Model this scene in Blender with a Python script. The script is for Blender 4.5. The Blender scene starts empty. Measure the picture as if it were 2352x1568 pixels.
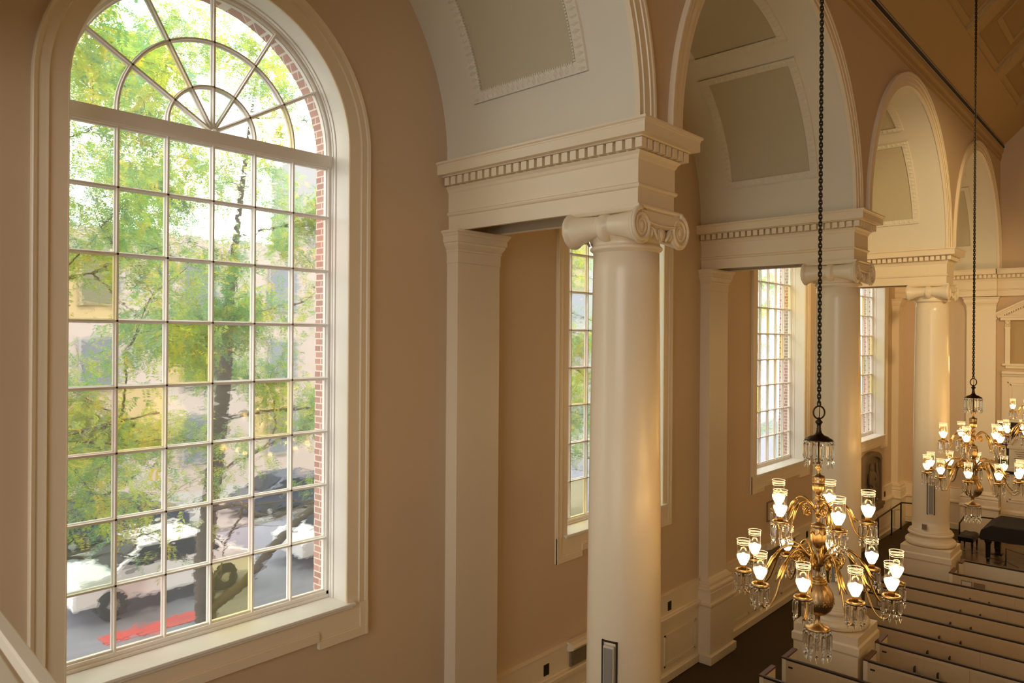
import bpy, math, random
from mathutils import Vector, Matrix, noise as mnoise
PI = math.pi
R = math.radians
random.seed(7)
SC = bpy.context.scene
COL = SC.collection

# ------------------------------------------------------------------ camera, world, exposure
CAM = Vector((6.8, 0.0, 6.18))
yaw, pitch, roll = R(42.4968), R(-0.0301), R(0.4008)
fwd = Vector((-math.sin(yaw) * math.cos(pitch), math.cos(yaw) * math.cos(pitch), math.sin(pitch)))
rt = Vector((math.cos(yaw), math.sin(yaw), 0)); up = rt.cross(fwd)
r2 = math.cos(roll) * rt + math.sin(roll) * up; u2 = -math.sin(roll) * rt + math.cos(roll) * up
cd = bpy.data.cameras.new('camera'); cam = bpy.data.objects.new('camera', cd); COL.objects.link(cam)
cam.matrix_world = Matrix(((r2.x, u2.x, -fwd.x, CAM.x), (r2.y, u2.y, -fwd.y, CAM.y), (r2.z, u2.z, -fwd.z, CAM.z), (0, 0, 0, 1)))
cd.sensor_width = 36; cd.lens = 1667.44 / 2352 * 36; cd.shift_y = -8.37 / 2352
cd.clip_start = 0.05; cd.clip_end = 300
cd.dof.use_dof = True; cd.dof.focus_distance = 7.6; cd.dof.aperture_fstop = 4.5
SC.camera = cam
SC.view_settings.view_transform = 'Standard'; SC.view_settings.look = 'None'
SC.view_settings.exposure = 0.0; SC.view_settings.gamma = 1.0; SC.view_settings.use_curve_mapping = False
SC.cycles.max_bounces = 9; SC.cycles.diffuse_bounces = 4; SC.cycles.glossy_bounces = 3
SC.cycles.transmission_bounces = 7; SC.cycles.transparent_max_bounces = 14
SC.cycles.sample_clamp_indirect = 4.0; SC.cycles.sample_clamp_direct = 0.0

SKY = 4.0
W = bpy.data.worlds.new('sky'); SC.world = W; W.use_nodes = True
nt = W.node_tree; bg = nt.nodes['Background']
bg.inputs[0].default_value = (1.0, 0.985, 0.955, 1); bg.inputs[1].default_value = SKY

WARM = (1.0, 0.615, 0.20)
LAMP_W = 5.4          # one chandelier lamp
FAR_ROW_W = 76.0      # a whole chandelier of the opposite row (outside the picture)
CHANCEL_W = 40.0     # chancel ceiling lamps (outside the picture)

def lamp(name, loc, watts, col=WARM, radius=0.03, parent=None):
    l = bpy.data.lights.new(name, 'POINT'); l.energy = watts; l.color = col; l.shadow_soft_size = radius
    o = bpy.data.objects.new(name, l); COL.objects.link(o); o.location = loc
    if parent: o.parent = parent
    return o

def portal(loc, rot, sx, sz):
    l = bpy.data.lights.new('window_portal', 'AREA'); l.shape = 'RECTANGLE'; l.size = sx; l.size_y = sz; l.cycles.is_portal = True
    o = bpy.data.objects.new('window_portal', l); COL.objects.link(o); o.location = loc; o.rotation_euler = rot
for yy in (-3.3, 3.33, 10.04, 16.74, 23.35):
    portal((-.64, yy, 6.4), (0, R(-90), 0), 6.5, 2.8)
for xx in (4.9, 8.7): portal((xx, -8.25, 8.5), (R(90), 0, 0), 3.4, 6.6)
for xx in (2.1, 4.9, 8.7): portal((xx, -8.25, 2.4), (R(90), 0, 0), 2.2, 3.0)
def sun(name, direction, strength, col, angle):
    l = bpy.data.lights.new(name, 'SUN'); l.energy = strength; l.color = col; l.angle = angle
    o = bpy.data.objects.new(name, l); COL.objects.link(o)
    o.rotation_euler = Vector(direction).to_track_quat('-Z', 'Y').to_euler()
sun('sun', (-0.55, -0.30, -0.80), 1.5, (1.0, 0.95, 0.87), R(3.0))

# opposite row of chandeliers and the chancel's own lamps hang outside the picture
for yy in (6.6, 13.2, 19.8):
    lamp('opposite_chandelier_light', (9.15, yy, 4.3), FAR_ROW_W, WARM, 0.5)
lamp('gallery_light', (5.6, -2.2, 8.2), 7, WARM, 0.3)  # plain warm light behind the camera, no fixture modelled
for xx, yy in ((5.2, 22.6), (7.8, 22.6)):
    lamp('chancel_light', (xx, yy, 6.0), CHANCEL_W, (1.0, 0.62, 0.23), 0.25)
sp = bpy.data.lights.new('chancel_spotlight', 'SPOT'); sp.energy = 3900; sp.color = (1.0, 0.72, 0.36); sp.spot_size = R(36); sp.spot_blend = .7; sp.shadow_soft_size = .25
so = bpy.data.objects.new('chancel_spotlight', sp); COL.objects.link(so); so.location = (9.5, 8.0, 11.2)
so.rotation_euler = (Vector((1.6, 20.8, 7.2)) - so.location).to_track_quat('-Z', 'Y').to_euler()
lamp('chancel_aisle_light', (1.3, 23.3, 7.0), 16, (1.0, 0.62, 0.23), 0.2)
lamp('chancel_aisle_light', (3.2, 21.2, 5.6), 22, (1.0, 0.62, 0.23), 0.2)

# ------------------------------------------------------------------ helpers
def lin(c):
    return tuple(((v / 255) / 12.92 if v / 255 <= .04045 else ((v / 255 + .055) / 1.055) ** 2.4) for v in c) + (1,)

class MB:
    def __init__(s): s.v = []; s.f = []; s.mi = []; s.cur = 0; s.sm = []
    def add(s, verts, faces, smooth=False):
        b = len(s.v); s.v.extend(verts)
        for f in faces:
            s.f.append(tuple(b + i for i in f)); s.mi.append(s.cur); s.sm.append(smooth)
    def box(s, x0, x1, y0, y1, z0, z1):
        s.add([(x0, y0, z0), (x1, y0, z0), (x1, y1, z0), (x0, y1, z0), (x0, y0, z1), (x1, y0, z1), (x1, y1, z1), (x0, y1, z1)],
              [(0, 3, 2, 1), (4, 5, 6, 7), (0, 1, 5, 4), (1, 2, 6, 5), (2, 3, 7, 6), (3, 0, 4, 7)])
    def obox(s, c, ax, ay, az):          # oriented box: centre and three half-axis vectors
        c, ax, ay, az = map(Vector, (c, ax, ay, az)); vs = []
        for k in (-1, 1):
            for i, j in ((-1, -1), (1, -1), (1, 1), (-1, 1)): vs.append(tuple(c + ax * i + ay * j + az * k))
        s.add(vs, [(0, 3, 2, 1), (4, 5, 6, 7), (0, 1, 5, 4), (1, 2, 6, 5), (2, 3, 7, 6), (3, 0, 4, 7)])
    def bar(s, a, b, w, h, upv=(0, 0, 1)):
        a, b, upv = Vector(a), Vector(b), Vector(upv); d = (b - a); L = d.length; d = d / L
        sx = d.cross(upv).normalized(); sy = sx.cross(d)
        s.obox((a + b) / 2, sx * w / 2, sy * h / 2, d * L / 2)
    def loft(s, loops, closed=False, cap=False, smooth=False):
        n = len(loops[0]); vs = [tuple(p) for l in loops for p in l]; fs = []
        for i in range(len(loops) - 1):
            for j in range(n if closed else n - 1):
                k = (j + 1) % n
                fs.append((i * n + j, i * n + k, (i + 1) * n + k, (i + 1) * n + j))
        if cap:
            fs.append(tuple(range(n - 1, -1, -1))); fs.append(tuple((len(loops) - 1) * n + j for j in range(n)))
        s.add(vs, fs, smooth)
    def lathe(s, prof, c=(0, 0, 0), seg=24, axis='Z', smooth=True, flute=None, cap=True):
        loops = []
        for r, z in prof:
            l = []
            for j in range(seg):
                a = 2 * PI * j / seg; rr = r * (1 + (flute(a, z) if flute else 0))
                x, y = rr * math.cos(a), rr * math.sin(a)
                p = (x, y, z) if axis == 'Z' else ((z, x, y) if axis == 'X' else (y, z, x))
                l.append((p[0] + c[0], p[1] + c[1], p[2] + c[2]))
            loops.append(l)
        s.loft(loops, True, cap, smooth)
    def tube(s, pts, r, seg=8, closed=False, cap=True):
        pts = [Vector(p) for p in pts]; n = len(pts); loops = []; prev = None
        for i, p in enumerate(pts):
            t = (pts[(i + 1) % n] - pts[i - 1]) if closed or 0 < i < n - 1 else (pts[1] - pts[0] if i == 0 else pts[-1] - pts[-2])
            t.normalize()
            if prev is None:
                prev = t.orthogonal().normalized()
            prev = (prev - t * prev.dot(t)).normalized(); b = t.cross(prev)
            rr = r[i] if isinstance(r, (list, tuple)) else r
            loops.append([tuple(p + (prev * math.cos(2 * PI * k / seg) + b * math.sin(2 * PI * k / seg)) * rr) for k in range(seg)])
        if closed: loops.append(loops[0])
        s.loft(loops, True, cap and not closed, True)
    def ball(s, c, rx, ry=None, rz=None, seg=8, rings=6):
        ry = ry or rx; rz = rz or rx
        s.loft([[(c[0] + rx * math.sin(PI * max(.02, min(.98, i / rings))) * math.cos(2 * PI * j / seg), c[1] + ry * math.sin(PI * max(.02, min(.98, i / rings))) * math.sin(2 * PI * j / seg),
                 c[2] - rz * math.cos(PI * i / rings)) for j in range(seg)] for i in range(rings + 1)], True, True, True)
    def torus(s, c, R_, r, axis='Z', seg=24, sub=8, stretch=0.0):
        pts = []
        for i in range(seg):
            a = 2 * PI * i / seg; x, y = R_ * math.cos(a), R_ * math.sin(a)
            x += stretch * (1 if x > 0 else -1) * (1 if abs(x) > 1e-6 else 0)
            p = {'Z': (x, y, 0), 'X': (0, y, x), 'Y': (y, 0, x)}[axis]
            pts.append((p[0] + c[0], p[1] + c[1], p[2] + c[2]))
        s.tube(pts, r, sub, True)
    def prism(s, outline, axis, a, b):   # closed 2D outline extruded along an axis between a and b
        def P(u, v, w): return {'X': (w, u, v), 'Y': (u, w, v), 'Z': (u, v, w)}[axis]
        s.loft([[P(u, v, a) for u, v in outline], [P(u, v, b) for u, v in outline]], True, True)

def build(name, mb, m, parent=None, bevel=0):
    me = bpy.data.meshes.new(name); me.from_pydata(mb.v, [], mb.f)
    for mm in (m if isinstance(m, (list, tuple)) else [m]): me.materials.append(mm)
    me.polygons.foreach_set('use_smooth', mb.sm)
    if isinstance(m, (list, tuple)): me.polygons.foreach_set('material_index', mb.mi)
    import bmesh
    bm = bmesh.new(); bm.from_mesh(me); bmesh.ops.recalc_face_normals(bm, faces=bm.faces); bm.to_mesh(me); bm.free()
    me.update()
    o = bpy.data.objects.new(name, me); COL.objects.link(o)
    if parent: o.parent = parent
    if bevel:
        b = o.modifiers.new('bevel', 'BEVEL'); b.width = bevel; b.segments = 2; b.limit_method = 'ANGLE'; b.angle_limit = R(50)
    return o

def tag(o, label, cat, group=None, kind=None):
    o['label'] = label; o['category'] = cat
    if group: o['group'] = group
    if kind: o['kind'] = kind
    return o
def thing(name, label, cat, loc=(0, 0, 0), rz=0, group=None, kind=None):
    o = bpy.data.objects.new(name, None); COL.objects.link(o); o.location = loc; o.rotation_euler = (0, 0, rz)
    o.empty_display_size = .1
    return tag(o, label, cat, group, kind)
def struct(name, mb, m, label, cat, bevel=0):
    return tag(build(name, mb, m, None, bevel), label, cat, None, 'structure')
def copy_tree(o, parent=None):
    c = o.copy(); COL.objects.link(c)
    if parent: c.parent = parent
    for ch in list(o.children): copy_tree(ch, c)
    return c

# ------------------------------------------------------------------ materials
def mat(name, rgb, rough=.5, metal=0, bump=None, vary=None, spec=.5, emit=None, coat=0):
    m = bpy.data.materials.new(name); m.use_nodes = True; n = m.node_tree.nodes; L = m.node_tree.links; b = n['Principled BSDF']
    b.inputs['Base Color'].default_value = lin(rgb); b.inputs['Roughness'].default_value = rough; b.inputs['Metallic'].default_value = metal
    b.inputs['Specular IOR Level'].default_value = spec; b.inputs['Coat Weight'].default_value = coat
    tc = n.new('ShaderNodeTexCoord')
    if vary:
        sc_, amt = vary
        t = n.new('ShaderNodeTexNoise'); t.inputs['Scale'].default_value = sc_; t.inputs['Detail'].default_value = 4
        L.new(tc.outputs['Object'], t.inputs['Vector'])
        mx = n.new('ShaderNodeMix'); mx.data_type = 'RGBA'
        mx.inputs[6].default_value = tuple(c * (1 - amt) for c in lin(rgb)[:3]) + (1,); mx.inputs[7].default_value = tuple(min(1, c * (1 + amt)) for c in lin(rgb)[:3]) + (1,)
        L.new(t.outputs['Fac'], mx.inputs[0]); L.new(mx.outputs[2], b.inputs['Base Color'])
    if bump:
        t = n.new('ShaderNodeTexNoise'); t.inputs['Scale'].default_value = bump[0]; t.inputs['Detail'].default_value = 3
        L.new(tc.outputs['Object'], t.inputs['Vector'])
        bp = n.new('ShaderNodeBump'); bp.inputs['Strength'].default_value = bump[1]; bp.inputs['Distance'].default_value = .004
        L.new(t.outputs['Fac'], bp.inputs['Height']); L.new(bp.outputs['Normal'], b.inputs['Normal'])
    if emit:
        b.inputs['Emission Color'].default_value = emit[0] + (1,); b.inputs['Emission Strength'].default_value = emit[1]
    return m

M = {}
M['tan'] = mat('tan_wall_paint', (212, 187, 155), .65, bump=(90, .12), vary=(.6, .03))
M['trim'] = mat('cream_trim_paint', (240, 223, 193), .36, bump=(25, .05), vary=(1.2, .02))
M['gloss'] = mat('cream_column_paint', (240, 224, 195), .27, bump=(6, .05), vary=(.8, .02))
M['vault'] = mat('vault_plaster', (228, 220, 200), .6, bump=(60, .08), vary=(.7, .03))
M['coffer'] = mat('coffer_panel_paint', (198, 187, 158), .65, bump=(60, .08))
M['ceil'] = mat('nave_ceiling_paint', (186, 158, 110), .6)
M['ceil2'] = mat('nave_ceiling_panel_paint', (170, 142, 92), .6)
M['sash'] = mat('white_sash_paint', (242, 236, 226), .4)
M['black'] = mat('black_metal', (22, 18, 15), .5)
M['carpet'] = mat('dark_carpet', (88, 75, 58), .95, bump=(220, .5), vary=(30, .25), spec=.1)
M['pew'] = mat('pew_paint', (206, 184, 150), .5, vary=(3, .03))
M['pewend'] = mat('pew_end_paint', (234, 222, 198), .45)
M['wood'] = mat('dark_red_wood', (92, 48, 32), .35, vary=(14, .3))
M['woodd'] = mat('dark_wood', (44, 27, 20), .35, vary=(14, .3))
M['brass'] = mat('antique_brass', (182, 152, 108), .34, 1, vary=(20, .15))
M['gold'] = mat('bright_gilt_brass', (204, 168, 106), .28, 1)
M['bronze'] = mat('dark_bronze', (74, 60, 44), .38, 1)
M['chain'] = mat('dark_bronze_chain', (58, 48, 36), .45, .8)
M['grey'] = mat('grey_speaker_cloth', (150, 144, 134), .8, bump=(400, .5))
M['cream_metal'] = mat('speaker_shell', (214, 204, 186), .5)
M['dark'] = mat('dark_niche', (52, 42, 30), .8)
M['plate'] = mat('dark_outlet_plate', (40, 32, 24), .45)
M['stone'] = mat('grey_relief_stone', (138, 120, 96), .75, bump=(30, .3), vary=(6, .12))
M['marble'] = mat('pale_marble', (214, 202, 180), .4, vary=(4, .06))
M['pianoblack'] = mat('black_piano_lacquer', (14, 11, 9), .25)
M['pianocover'] = mat('black_quilted_cover', (27, 22, 18), .75, bump=(120, .4))
M['leather'] = mat('black_tufted_leather', (34, 25, 20), .45, bump=(40, .3))
M['bark'] = mat('tree_bark', (92, 80, 68), .9, bump=(18, .8), vary=(9, .3))
M['asphalt'] = mat('asphalt', (128, 128, 140), .85, bump=(60, .3), vary=(1.2, .15))
M['walk'] = mat('concrete_walk', (150, 146, 143), .85, vary=(1.5, .08))
M['redpaint'] = mat('red_kerb_paint', (190, 70, 66), .7, vary=(4, .12))
M['carwhite'] = mat('white_car_paint', (240, 240, 242), .2, coat=.6)
M['cardark'] = mat('dark_blue_car_paint', (52, 58, 78), .2, coat=.6)
M['carred'] = mat('red_car_paint', (190, 50, 44), .25, coat=.6)
M['carglass'] = mat('car_glass', (34, 42, 50), .08)
M['tyre'] = mat('tyre_rubber', (40, 40, 44), .8)
M['facade'] = mat('pink_beige_stucco', (176, 160, 152), .85, vary=(.5, .05))
M['facade2'] = mat('grey_stucco', (144, 143, 144), .85, vary=(.5, .05))
M['facwin'] = mat('far_window_glass', (110, 114, 122), .15)
M['yellowpaint'] = mat('yellow_sign_paint', (232, 190, 70), .6)

def floor_mat():
    m = mat('polished_oak_floor', (120, 88, 58), .25); n = m.node_tree.nodes; L = m.node_tree.links; b = n['Principled BSDF']
    tc = n.new('ShaderNodeTexCoord'); br = n.new('ShaderNodeTexBrick')
    br.inputs['Scale'].default_value = 1; br.inputs['Brick Width'].default_value = 1.6; br.inputs['Row Height'].default_value = .09; br.inputs['Mortar Size'].default_value = .003
    br.inputs['Color1'].default_value = lin((128, 94, 62)); br.inputs['Color2'].default_value = lin((104, 74, 48)); br.inputs['Mortar'].default_value = lin((60, 42, 28))
    L.new(tc.outputs['Object'], br.inputs['Vector']); L.new(br.outputs['Color'], b.inputs['Base Color']); return m
M['oak'] = floor_mat()
def brick_mat():
    m = mat('red_brick', (150, 90, 74), .85); n = m.node_tree.nodes; L = m.node_tree.links; b = n['Principled BSDF']
    tc = n.new('ShaderNodeTexCoord'); sp = n.new('ShaderNodeSeparateXYZ'); cb = n.new('ShaderNodeCombineXYZ'); ad = n.new('ShaderNodeMath')
    L.new(tc.outputs['Object'], sp.inputs[0]); L.new(sp.outputs['X'], ad.inputs[0]); L.new(sp.outputs['Y'], ad.inputs[1])
    L.new(ad.outputs[0], cb.inputs['X']); L.new(sp.outputs['Z'], cb.inputs['Y'])
    br = n.new('ShaderNodeTexBrick'); br.inputs['Scale'].default_value = 1
    br.inputs['Brick Width'].default_value = .215; br.inputs['Row Height'].default_value = .075; br.inputs['Mortar Size'].default_value = .008
    br.inputs['Color1'].default_value = lin((190, 142, 126)); br.inputs['Color2'].default_value = lin((166, 118, 106)); br.inputs['Mortar'].default_value = lin((222, 206, 192))
    L.new(cb.outputs[0], br.inputs['Vector']); L.new(br.outputs['Color'], b.inputs['Base Color']); return m
M['brick'] = brick_mat()

def leaf_mat(name, rgb):
    m = bpy.data.materials.new(name); m.use_nodes = True; n = m.node_tree.nodes; L = m.node_tree.links; n.clear()
    o = n.new('ShaderNodeOutputMaterial'); d = n.new('ShaderNodeBsdfDiffuse'); t = n.new('ShaderNodeBsdfTranslucent'); mx = n.new('ShaderNodeMixShader')
    d.inputs[0].default_value = lin(rgb); t.inputs[0].default_value = lin(rgb); mx.inputs[0].default_value = .5
    L.new(d.outputs[0], mx.inputs[1]); L.new(t.outputs[0], mx.inputs[2]); L.new(mx.outputs[0], o.inputs[0]); return m
LEAF = [leaf_mat('green_leaf', (146, 184, 104)), leaf_mat('yellow_green_leaf', (186, 204, 92)), leaf_mat('blue_green_leaf', (140, 178, 138)), leaf_mat('golden_leaf', (222, 206, 92))]

def pane_mat(name, rgb, amp, seed):
    # thin hand-blown glass: part of the light passes straight, part is bent a little by waves in the pane
    m = bpy.data.materials.new(name); m.use_nodes = True; n = m.node_tree.nodes; L = m.node_tree.links; n.clear()
    o = n.new('ShaderNodeOutputMaterial'); tr = n.new('ShaderNodeBsdfTransparent'); rf = n.new('ShaderNodeBsdfRefraction'); mx = n.new('ShaderNodeMixShader')
    tr.inputs[0].default_value = lin(rgb); rf.inputs[0].default_value = lin(rgb); rf.inputs['Roughness'].default_value = 0; rf.inputs['IOR'].default_value = 1.35
    tc = n.new('ShaderNodeTexCoord'); mp = n.new('ShaderNodeMapping'); mp.inputs['Scale'].default_value = (1, 3.0, 9.0); mp.inputs['Location'].default_value = (seed, seed * 2.3, seed * .7); mp.inputs['Rotation'].default_value = (R(20 + 40 * seed), 0, 0)
    no = n.new('ShaderNodeTexNoise'); no.inputs['Scale'].default_value = 2.2; no.inputs['Detail'].default_value = 2
    sb = n.new('ShaderNodeVectorMath'); sb.operation = 'SUBTRACT'; sb.inputs[1].default_value = (.5, .5, .5)
    sl = n.new('ShaderNodeVectorMath'); sl.operation = 'SCALE'; sl.inputs['Scale'].default_value = amp
    ge = n.new('ShaderNodeNewGeometry'); ad = n.new('ShaderNodeVectorMath'); nm = n.new('ShaderNodeVectorMath'); nm.operation = 'NORMALIZE'
    L.new(tc.outputs['Object'], mp.inputs[0]); L.new(mp.outputs[0], no.inputs['Vector']); L.new(no.outputs['Color'], sb.inputs[0]); L.new(sb.outputs[0], sl.inputs[0])
    L.new(ge.outputs['Incoming'], ad.inputs[0]); L.new(sl.outputs[0], ad.inputs[1]); L.new(ad.outputs[0], nm.inputs[0]); L.new(nm.outputs[0], rf.inputs['Normal'])
    mx.inputs[0].default_value = .55
    L.new(tr.outputs[0], mx.inputs[1]); L.new(rf.outputs[0], mx.inputs[2])
    gl = n.new('ShaderNodeBsdfGlossy'); gl.inputs['Roughness'].default_value = .05; m2 = n.new('ShaderNodeMixShader'); m2.inputs[0].default_value = .03
    tl = n.new('ShaderNodeBsdfTranslucent'); tl.inputs[0].default_value = lin(rgb); m3 = n.new('ShaderNodeMixShader'); m3.inputs[0].default_value = .07
    L.new(mx.outputs[0], m3.inputs[1]); L.new(tl.outputs[0], m3.inputs[2]); L.new(m3.outputs[0], m2.inputs[1]); L.new(gl.outputs[0], m2.inputs[2]); L.new(m2.outputs[0], o.inputs[0]); return m
PANES = [pane_mat('clear_pane', (250, 252, 250), .12, .3), pane_mat('wavy_pane', (246, 250, 248), .17, 1.1), pane_mat('yellow_pane', (250, 242, 190), .08, 2.2), pane_mat('green_pane', (234, 248, 236), .14, 3.4), pane_mat('rosy_pane', (252, 240, 236), .12, 4.7)]

def clear_glass(name, rgb, glow=0, frost=0):
    m = bpy.data.materials.new(name); m.use_nodes = True; n = m.node_tree.nodes; L = m.node_tree.links; n.clear()
    o = n.new('ShaderNodeOutputMaterial'); tr = n.new('ShaderNodeBsdfTransparent'); tr.inputs[0].default_value = lin(rgb); gl = n.new('ShaderNodeBsdfGlossy'); gl.inputs['Roughness'].default_value = .08
    lw = n.new('ShaderNodeLayerWeight'); lw.inputs['Blend'].default_value = .15; mx = n.new('ShaderNodeMixShader')
    L.new(lw.outputs['Facing'], mx.inputs[0]); L.new(tr.outputs[0], mx.inputs[1]); L.new(gl.outputs[0], mx.inputs[2]); out = mx
    if frost:
        tl = n.new('ShaderNodeBsdfTranslucent'); tl.inputs[0].default_value = (1, .93, .8, 1); m2 = n.new('ShaderNodeMixShader'); m2.inputs[0].default_value = frost
        L.new(mx.outputs[0], m2.inputs[1]); L.new(tl.outputs[0], m2.inputs[2]); out = m2
    if glow:
        e = n.new('ShaderNodeEmission'); e.inputs[0].default_value = (1.0, .80, .50, 1); e.inputs[1].default_value = glow; a = n.new('ShaderNodeAddShader')
        L.new(out.outputs[0], a.inputs[0]); L.new(e.outputs[0], a.inputs[1]); out = a
    L.new(out.outputs[0], o.inputs[0]); return m
M['shade'] = clear_glass('clear_hurricane_glass', (250, 243, 230))
M['frost'] = clear_glass('frosted_lit_glass', (255, 250, 240), 2.6, .45)
M['etch'] = clear_glass('etched_rings_with_glow', (255, 248, 236), .6, .3)  # emission puts in the lamplight that the etched rims catch
def emis(name, col, s):
    m = bpy.data.materials.new(name); m.use_nodes = True; n = m.node_tree.nodes; n.clear(); o = n.new('ShaderNodeOutputMaterial'); e = n.new('ShaderNodeEmission')
    e.inputs[0].default_value = col + (1,); e.inputs[1].default_value = s; m.node_tree.links.new(e.outputs[0], o.inputs[0]); return m
M['bulb'] = emis('lit_bulb', (1.0, .86, .62), 6.0)
def crystal():
    m = bpy.data.materials.new('cut_crystal'); m.use_nodes = True; n = m.node_tree.nodes; L = m.node_tree.links; n.clear()
    o = n.new('ShaderNodeOutputMaterial'); g = n.new('ShaderNodeBsdfGlass'); g.inputs['IOR'].default_value = 1.5; g.inputs['Roughness'].default_value = .02; t = n.new('ShaderNodeBsdfTransparent'); mx = n.new('ShaderNodeMixShader'); mx.inputs[0].default_value = .2
    L.new(g.outputs[0], mx.inputs[1]); L.new(t.outputs[0], mx.inputs[2]); L.new(mx.outputs[0], o.inputs[0]); return m
M['crystal'] = crystal()

# ------------------------------------------------------------------ building: sizes
P = 6.611                                   # bay length
YC = [6.576 + i * P for i in range(4)]      # column lines
BAY = [3.29 + i * P for i in range(4)]      # vault centres
WIN = [3.33, 10.04, 16.74, 23.35]           # window centres
XC = 2.43                                   # column centre
XN = 2.82                                   # nave face of the arcade wall
END = 26.2
REAR = -8.0
MID = 6.8                                   # centre line of the nave
Z0 = 8.40                                   # springing
VR = 2.90
WH = 1.38                                   # half width of a window opening
WS, WT = 3.22, 8.25                         # window sill and springing height

def curve_wall(name, outline, holes, x0, x1, m, axis='X'):
    cu = bpy.data.curves.new(name, 'CURVE'); cu.dimensions = '2D'; cu.fill_mode = 'BOTH'; cu.extrude = abs(x1 - x0) / 2
    for ring in [outline] + holes:
        sp = cu.splines.new('POLY'); sp.points.add(len(ring) - 1)
        for p, (u, v) in zip(sp.points, ring): p.co = (u, v, 0, 1)
        sp.use_cyclic_u = True
    tmp = bpy.data.objects.new(name, cu); COL.objects.link(tmp)
    dg = bpy.context.evaluated_depsgraph_get(); me = bpy.data.meshes.new_from_object(tmp.evaluated_get(dg))
    bpy.data.objects.remove(tmp); me.name = name
    mid = (x0 + x1) / 2
    for v in me.vertices:
        u, w, t = v.co
        v.co = (mid + t, u, w) if axis == 'X' else (u, mid + t, w)
    me.materials.clear(); me.materials.append(m)
    import bmesh
    bm = bmesh.new(); bm.from_mesh(me); bmesh.ops.recalc_face_normals(bm, faces=bm.faces); bm.to_mesh(me); bm.free()
    for p in me.polygons: p.use_smooth = False
    o = bpy.data.objects.new(name, me); COL.objects.link(o); return o

def arch_ring(yc, hw, zb, zs, n=40):
    pts = [(yc - hw, zb), (yc + hw, zb)]
    for i in range(n + 1):
        a = PI * i / n; pts.append((yc + hw * math.cos(a), zs + hw * math.sin(a)))
    return pts
def arch_path(yc, hw, zb, zs, n=40):
    pts = [(yc - hw, zb)]
    for i in range(n + 1):
        a = PI - PI * i / n; pts.append((yc + hw * math.cos(a), zs + hw * math.sin(a)))
    pts.append((yc + hw, zb)); return pts

WALLY = [-3.3] + WIN
o = curve_wall('wall_left', [(REAR, 0), (END, 0), (END, 11.9), (REAR, 11.9)], [arch_ring(y, WH + .012, WS - .03, WT) for y in WALLY], -.36, 0, M['tan'])
tag(o, 'long tan painted aisle wall pierced by tall arched windows', 'wall', None, 'structure')
o = curve_wall('wall_exterior', [(REAR, -.6), (END + .4, -.6), (END + .4, 13), (REAR, 13)], [arch_ring(y, WH - .012, WS - .06, WT) for y in WALLY], -.62, -.365, M['brick'])
tag(o, 'red brick outer face of the wall, seen as a strip beside the window panes', 'wall', None, 'structure')
o = curve_wall('wall_right', [(REAR, 0), (END, 0), (END, 11.9), (REAR, 11.9)], [], 13.6, 13.95, M['tan'])
tag(o, 'tan aisle wall on the opposite side of the nave', 'wall', None, 'structure')
o = curve_wall('wall_front', [(0, 0), (13.6, 0), (13.6, 12), (10.7, 12), (7.9, 15.2), (5.7, 15.2), (2.88, 12.2), (2.6, 12), (0, 12)], [], END, END + .3, M['tan'], 'Y')
tag(o, 'tan painted end wall behind the chancel', 'wall', None, 'structure')
o = curve_wall('wall_rear', [(0, 0), (13.6, 0), (13.6, 12), (10.7, 12), (7.9, 15.2), (5.7, 15.2), (2.88, 12.2), (0, 12)], [arch_ring(x, 1.7, 5.2, 10.2) for x in (4.9, 8.7)] + [[(x - w, .9), (x + w, .9), (x + w, 3.9), (x - w, 3.9)] for x, w in ((2.1, .6), (4.9, 1.1), (8.7, 1.1))], REAR - .3, REAR, M['tan'], 'Y')  # unseen rear openings, added to bring daylight onto beams and pedestals
tag(o, 'tan wall at the back of the gallery', 'wall', None, 'structure')

mb = MB(); mb.box(0, 13.6, REAR, END, -.25, 0)
struct('floor', mb, M['carpet'], 'dark brown carpeted floor of the side aisle and nave', 'floor')
mb = MB(); mb.box(2.05, 11.5, 20.75, END, .0, .3)
struct('floor_chancel', mb, M['oak'], 'raised polished wooden platform under the black piano', 'floor')
mb = MB(); mb.prism([(20.3, 0), (22.4, .3), (END, .3), (END, 0)], 'X', .42, 2.04)
struct('floor_ramp', mb, M['carpet'], 'dark carpeted ramp at the far end of the side aisle', 'floor')
mb = MB(); mb.box(2.9, 10.7, REAR, .62, 4.30, 4.45)
struct('floor_gallery', mb, M['carpet'], 'gallery floor under the cream rail at the lower left', 'floor')

def arcade(name, x0, x1, label):
    pts = [(REAR, Z0)]
    for y in [BAY[0] - P] + BAY:
        for i in range(41):
            a = PI - PI * i / 40; pts.append((y + 2.905 * math.cos(a), Z0 + 2.905 * math.sin(a)))
    pts += [(END, Z0), (END, 12.2), (REAR, 12.2)]
    tag(curve_wall(name, pts, [], x0, x1, M['tan']), label, 'wall', None, 'structure')
arcade('wall_arcade', XN - .2, XN, 'tan nave wall above the row of round arches')
arcade('wall_arcade_right', 13.6 - XN, 13.6 - XN + .2, 'tan nave wall above the arches on the opposite side')

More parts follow.
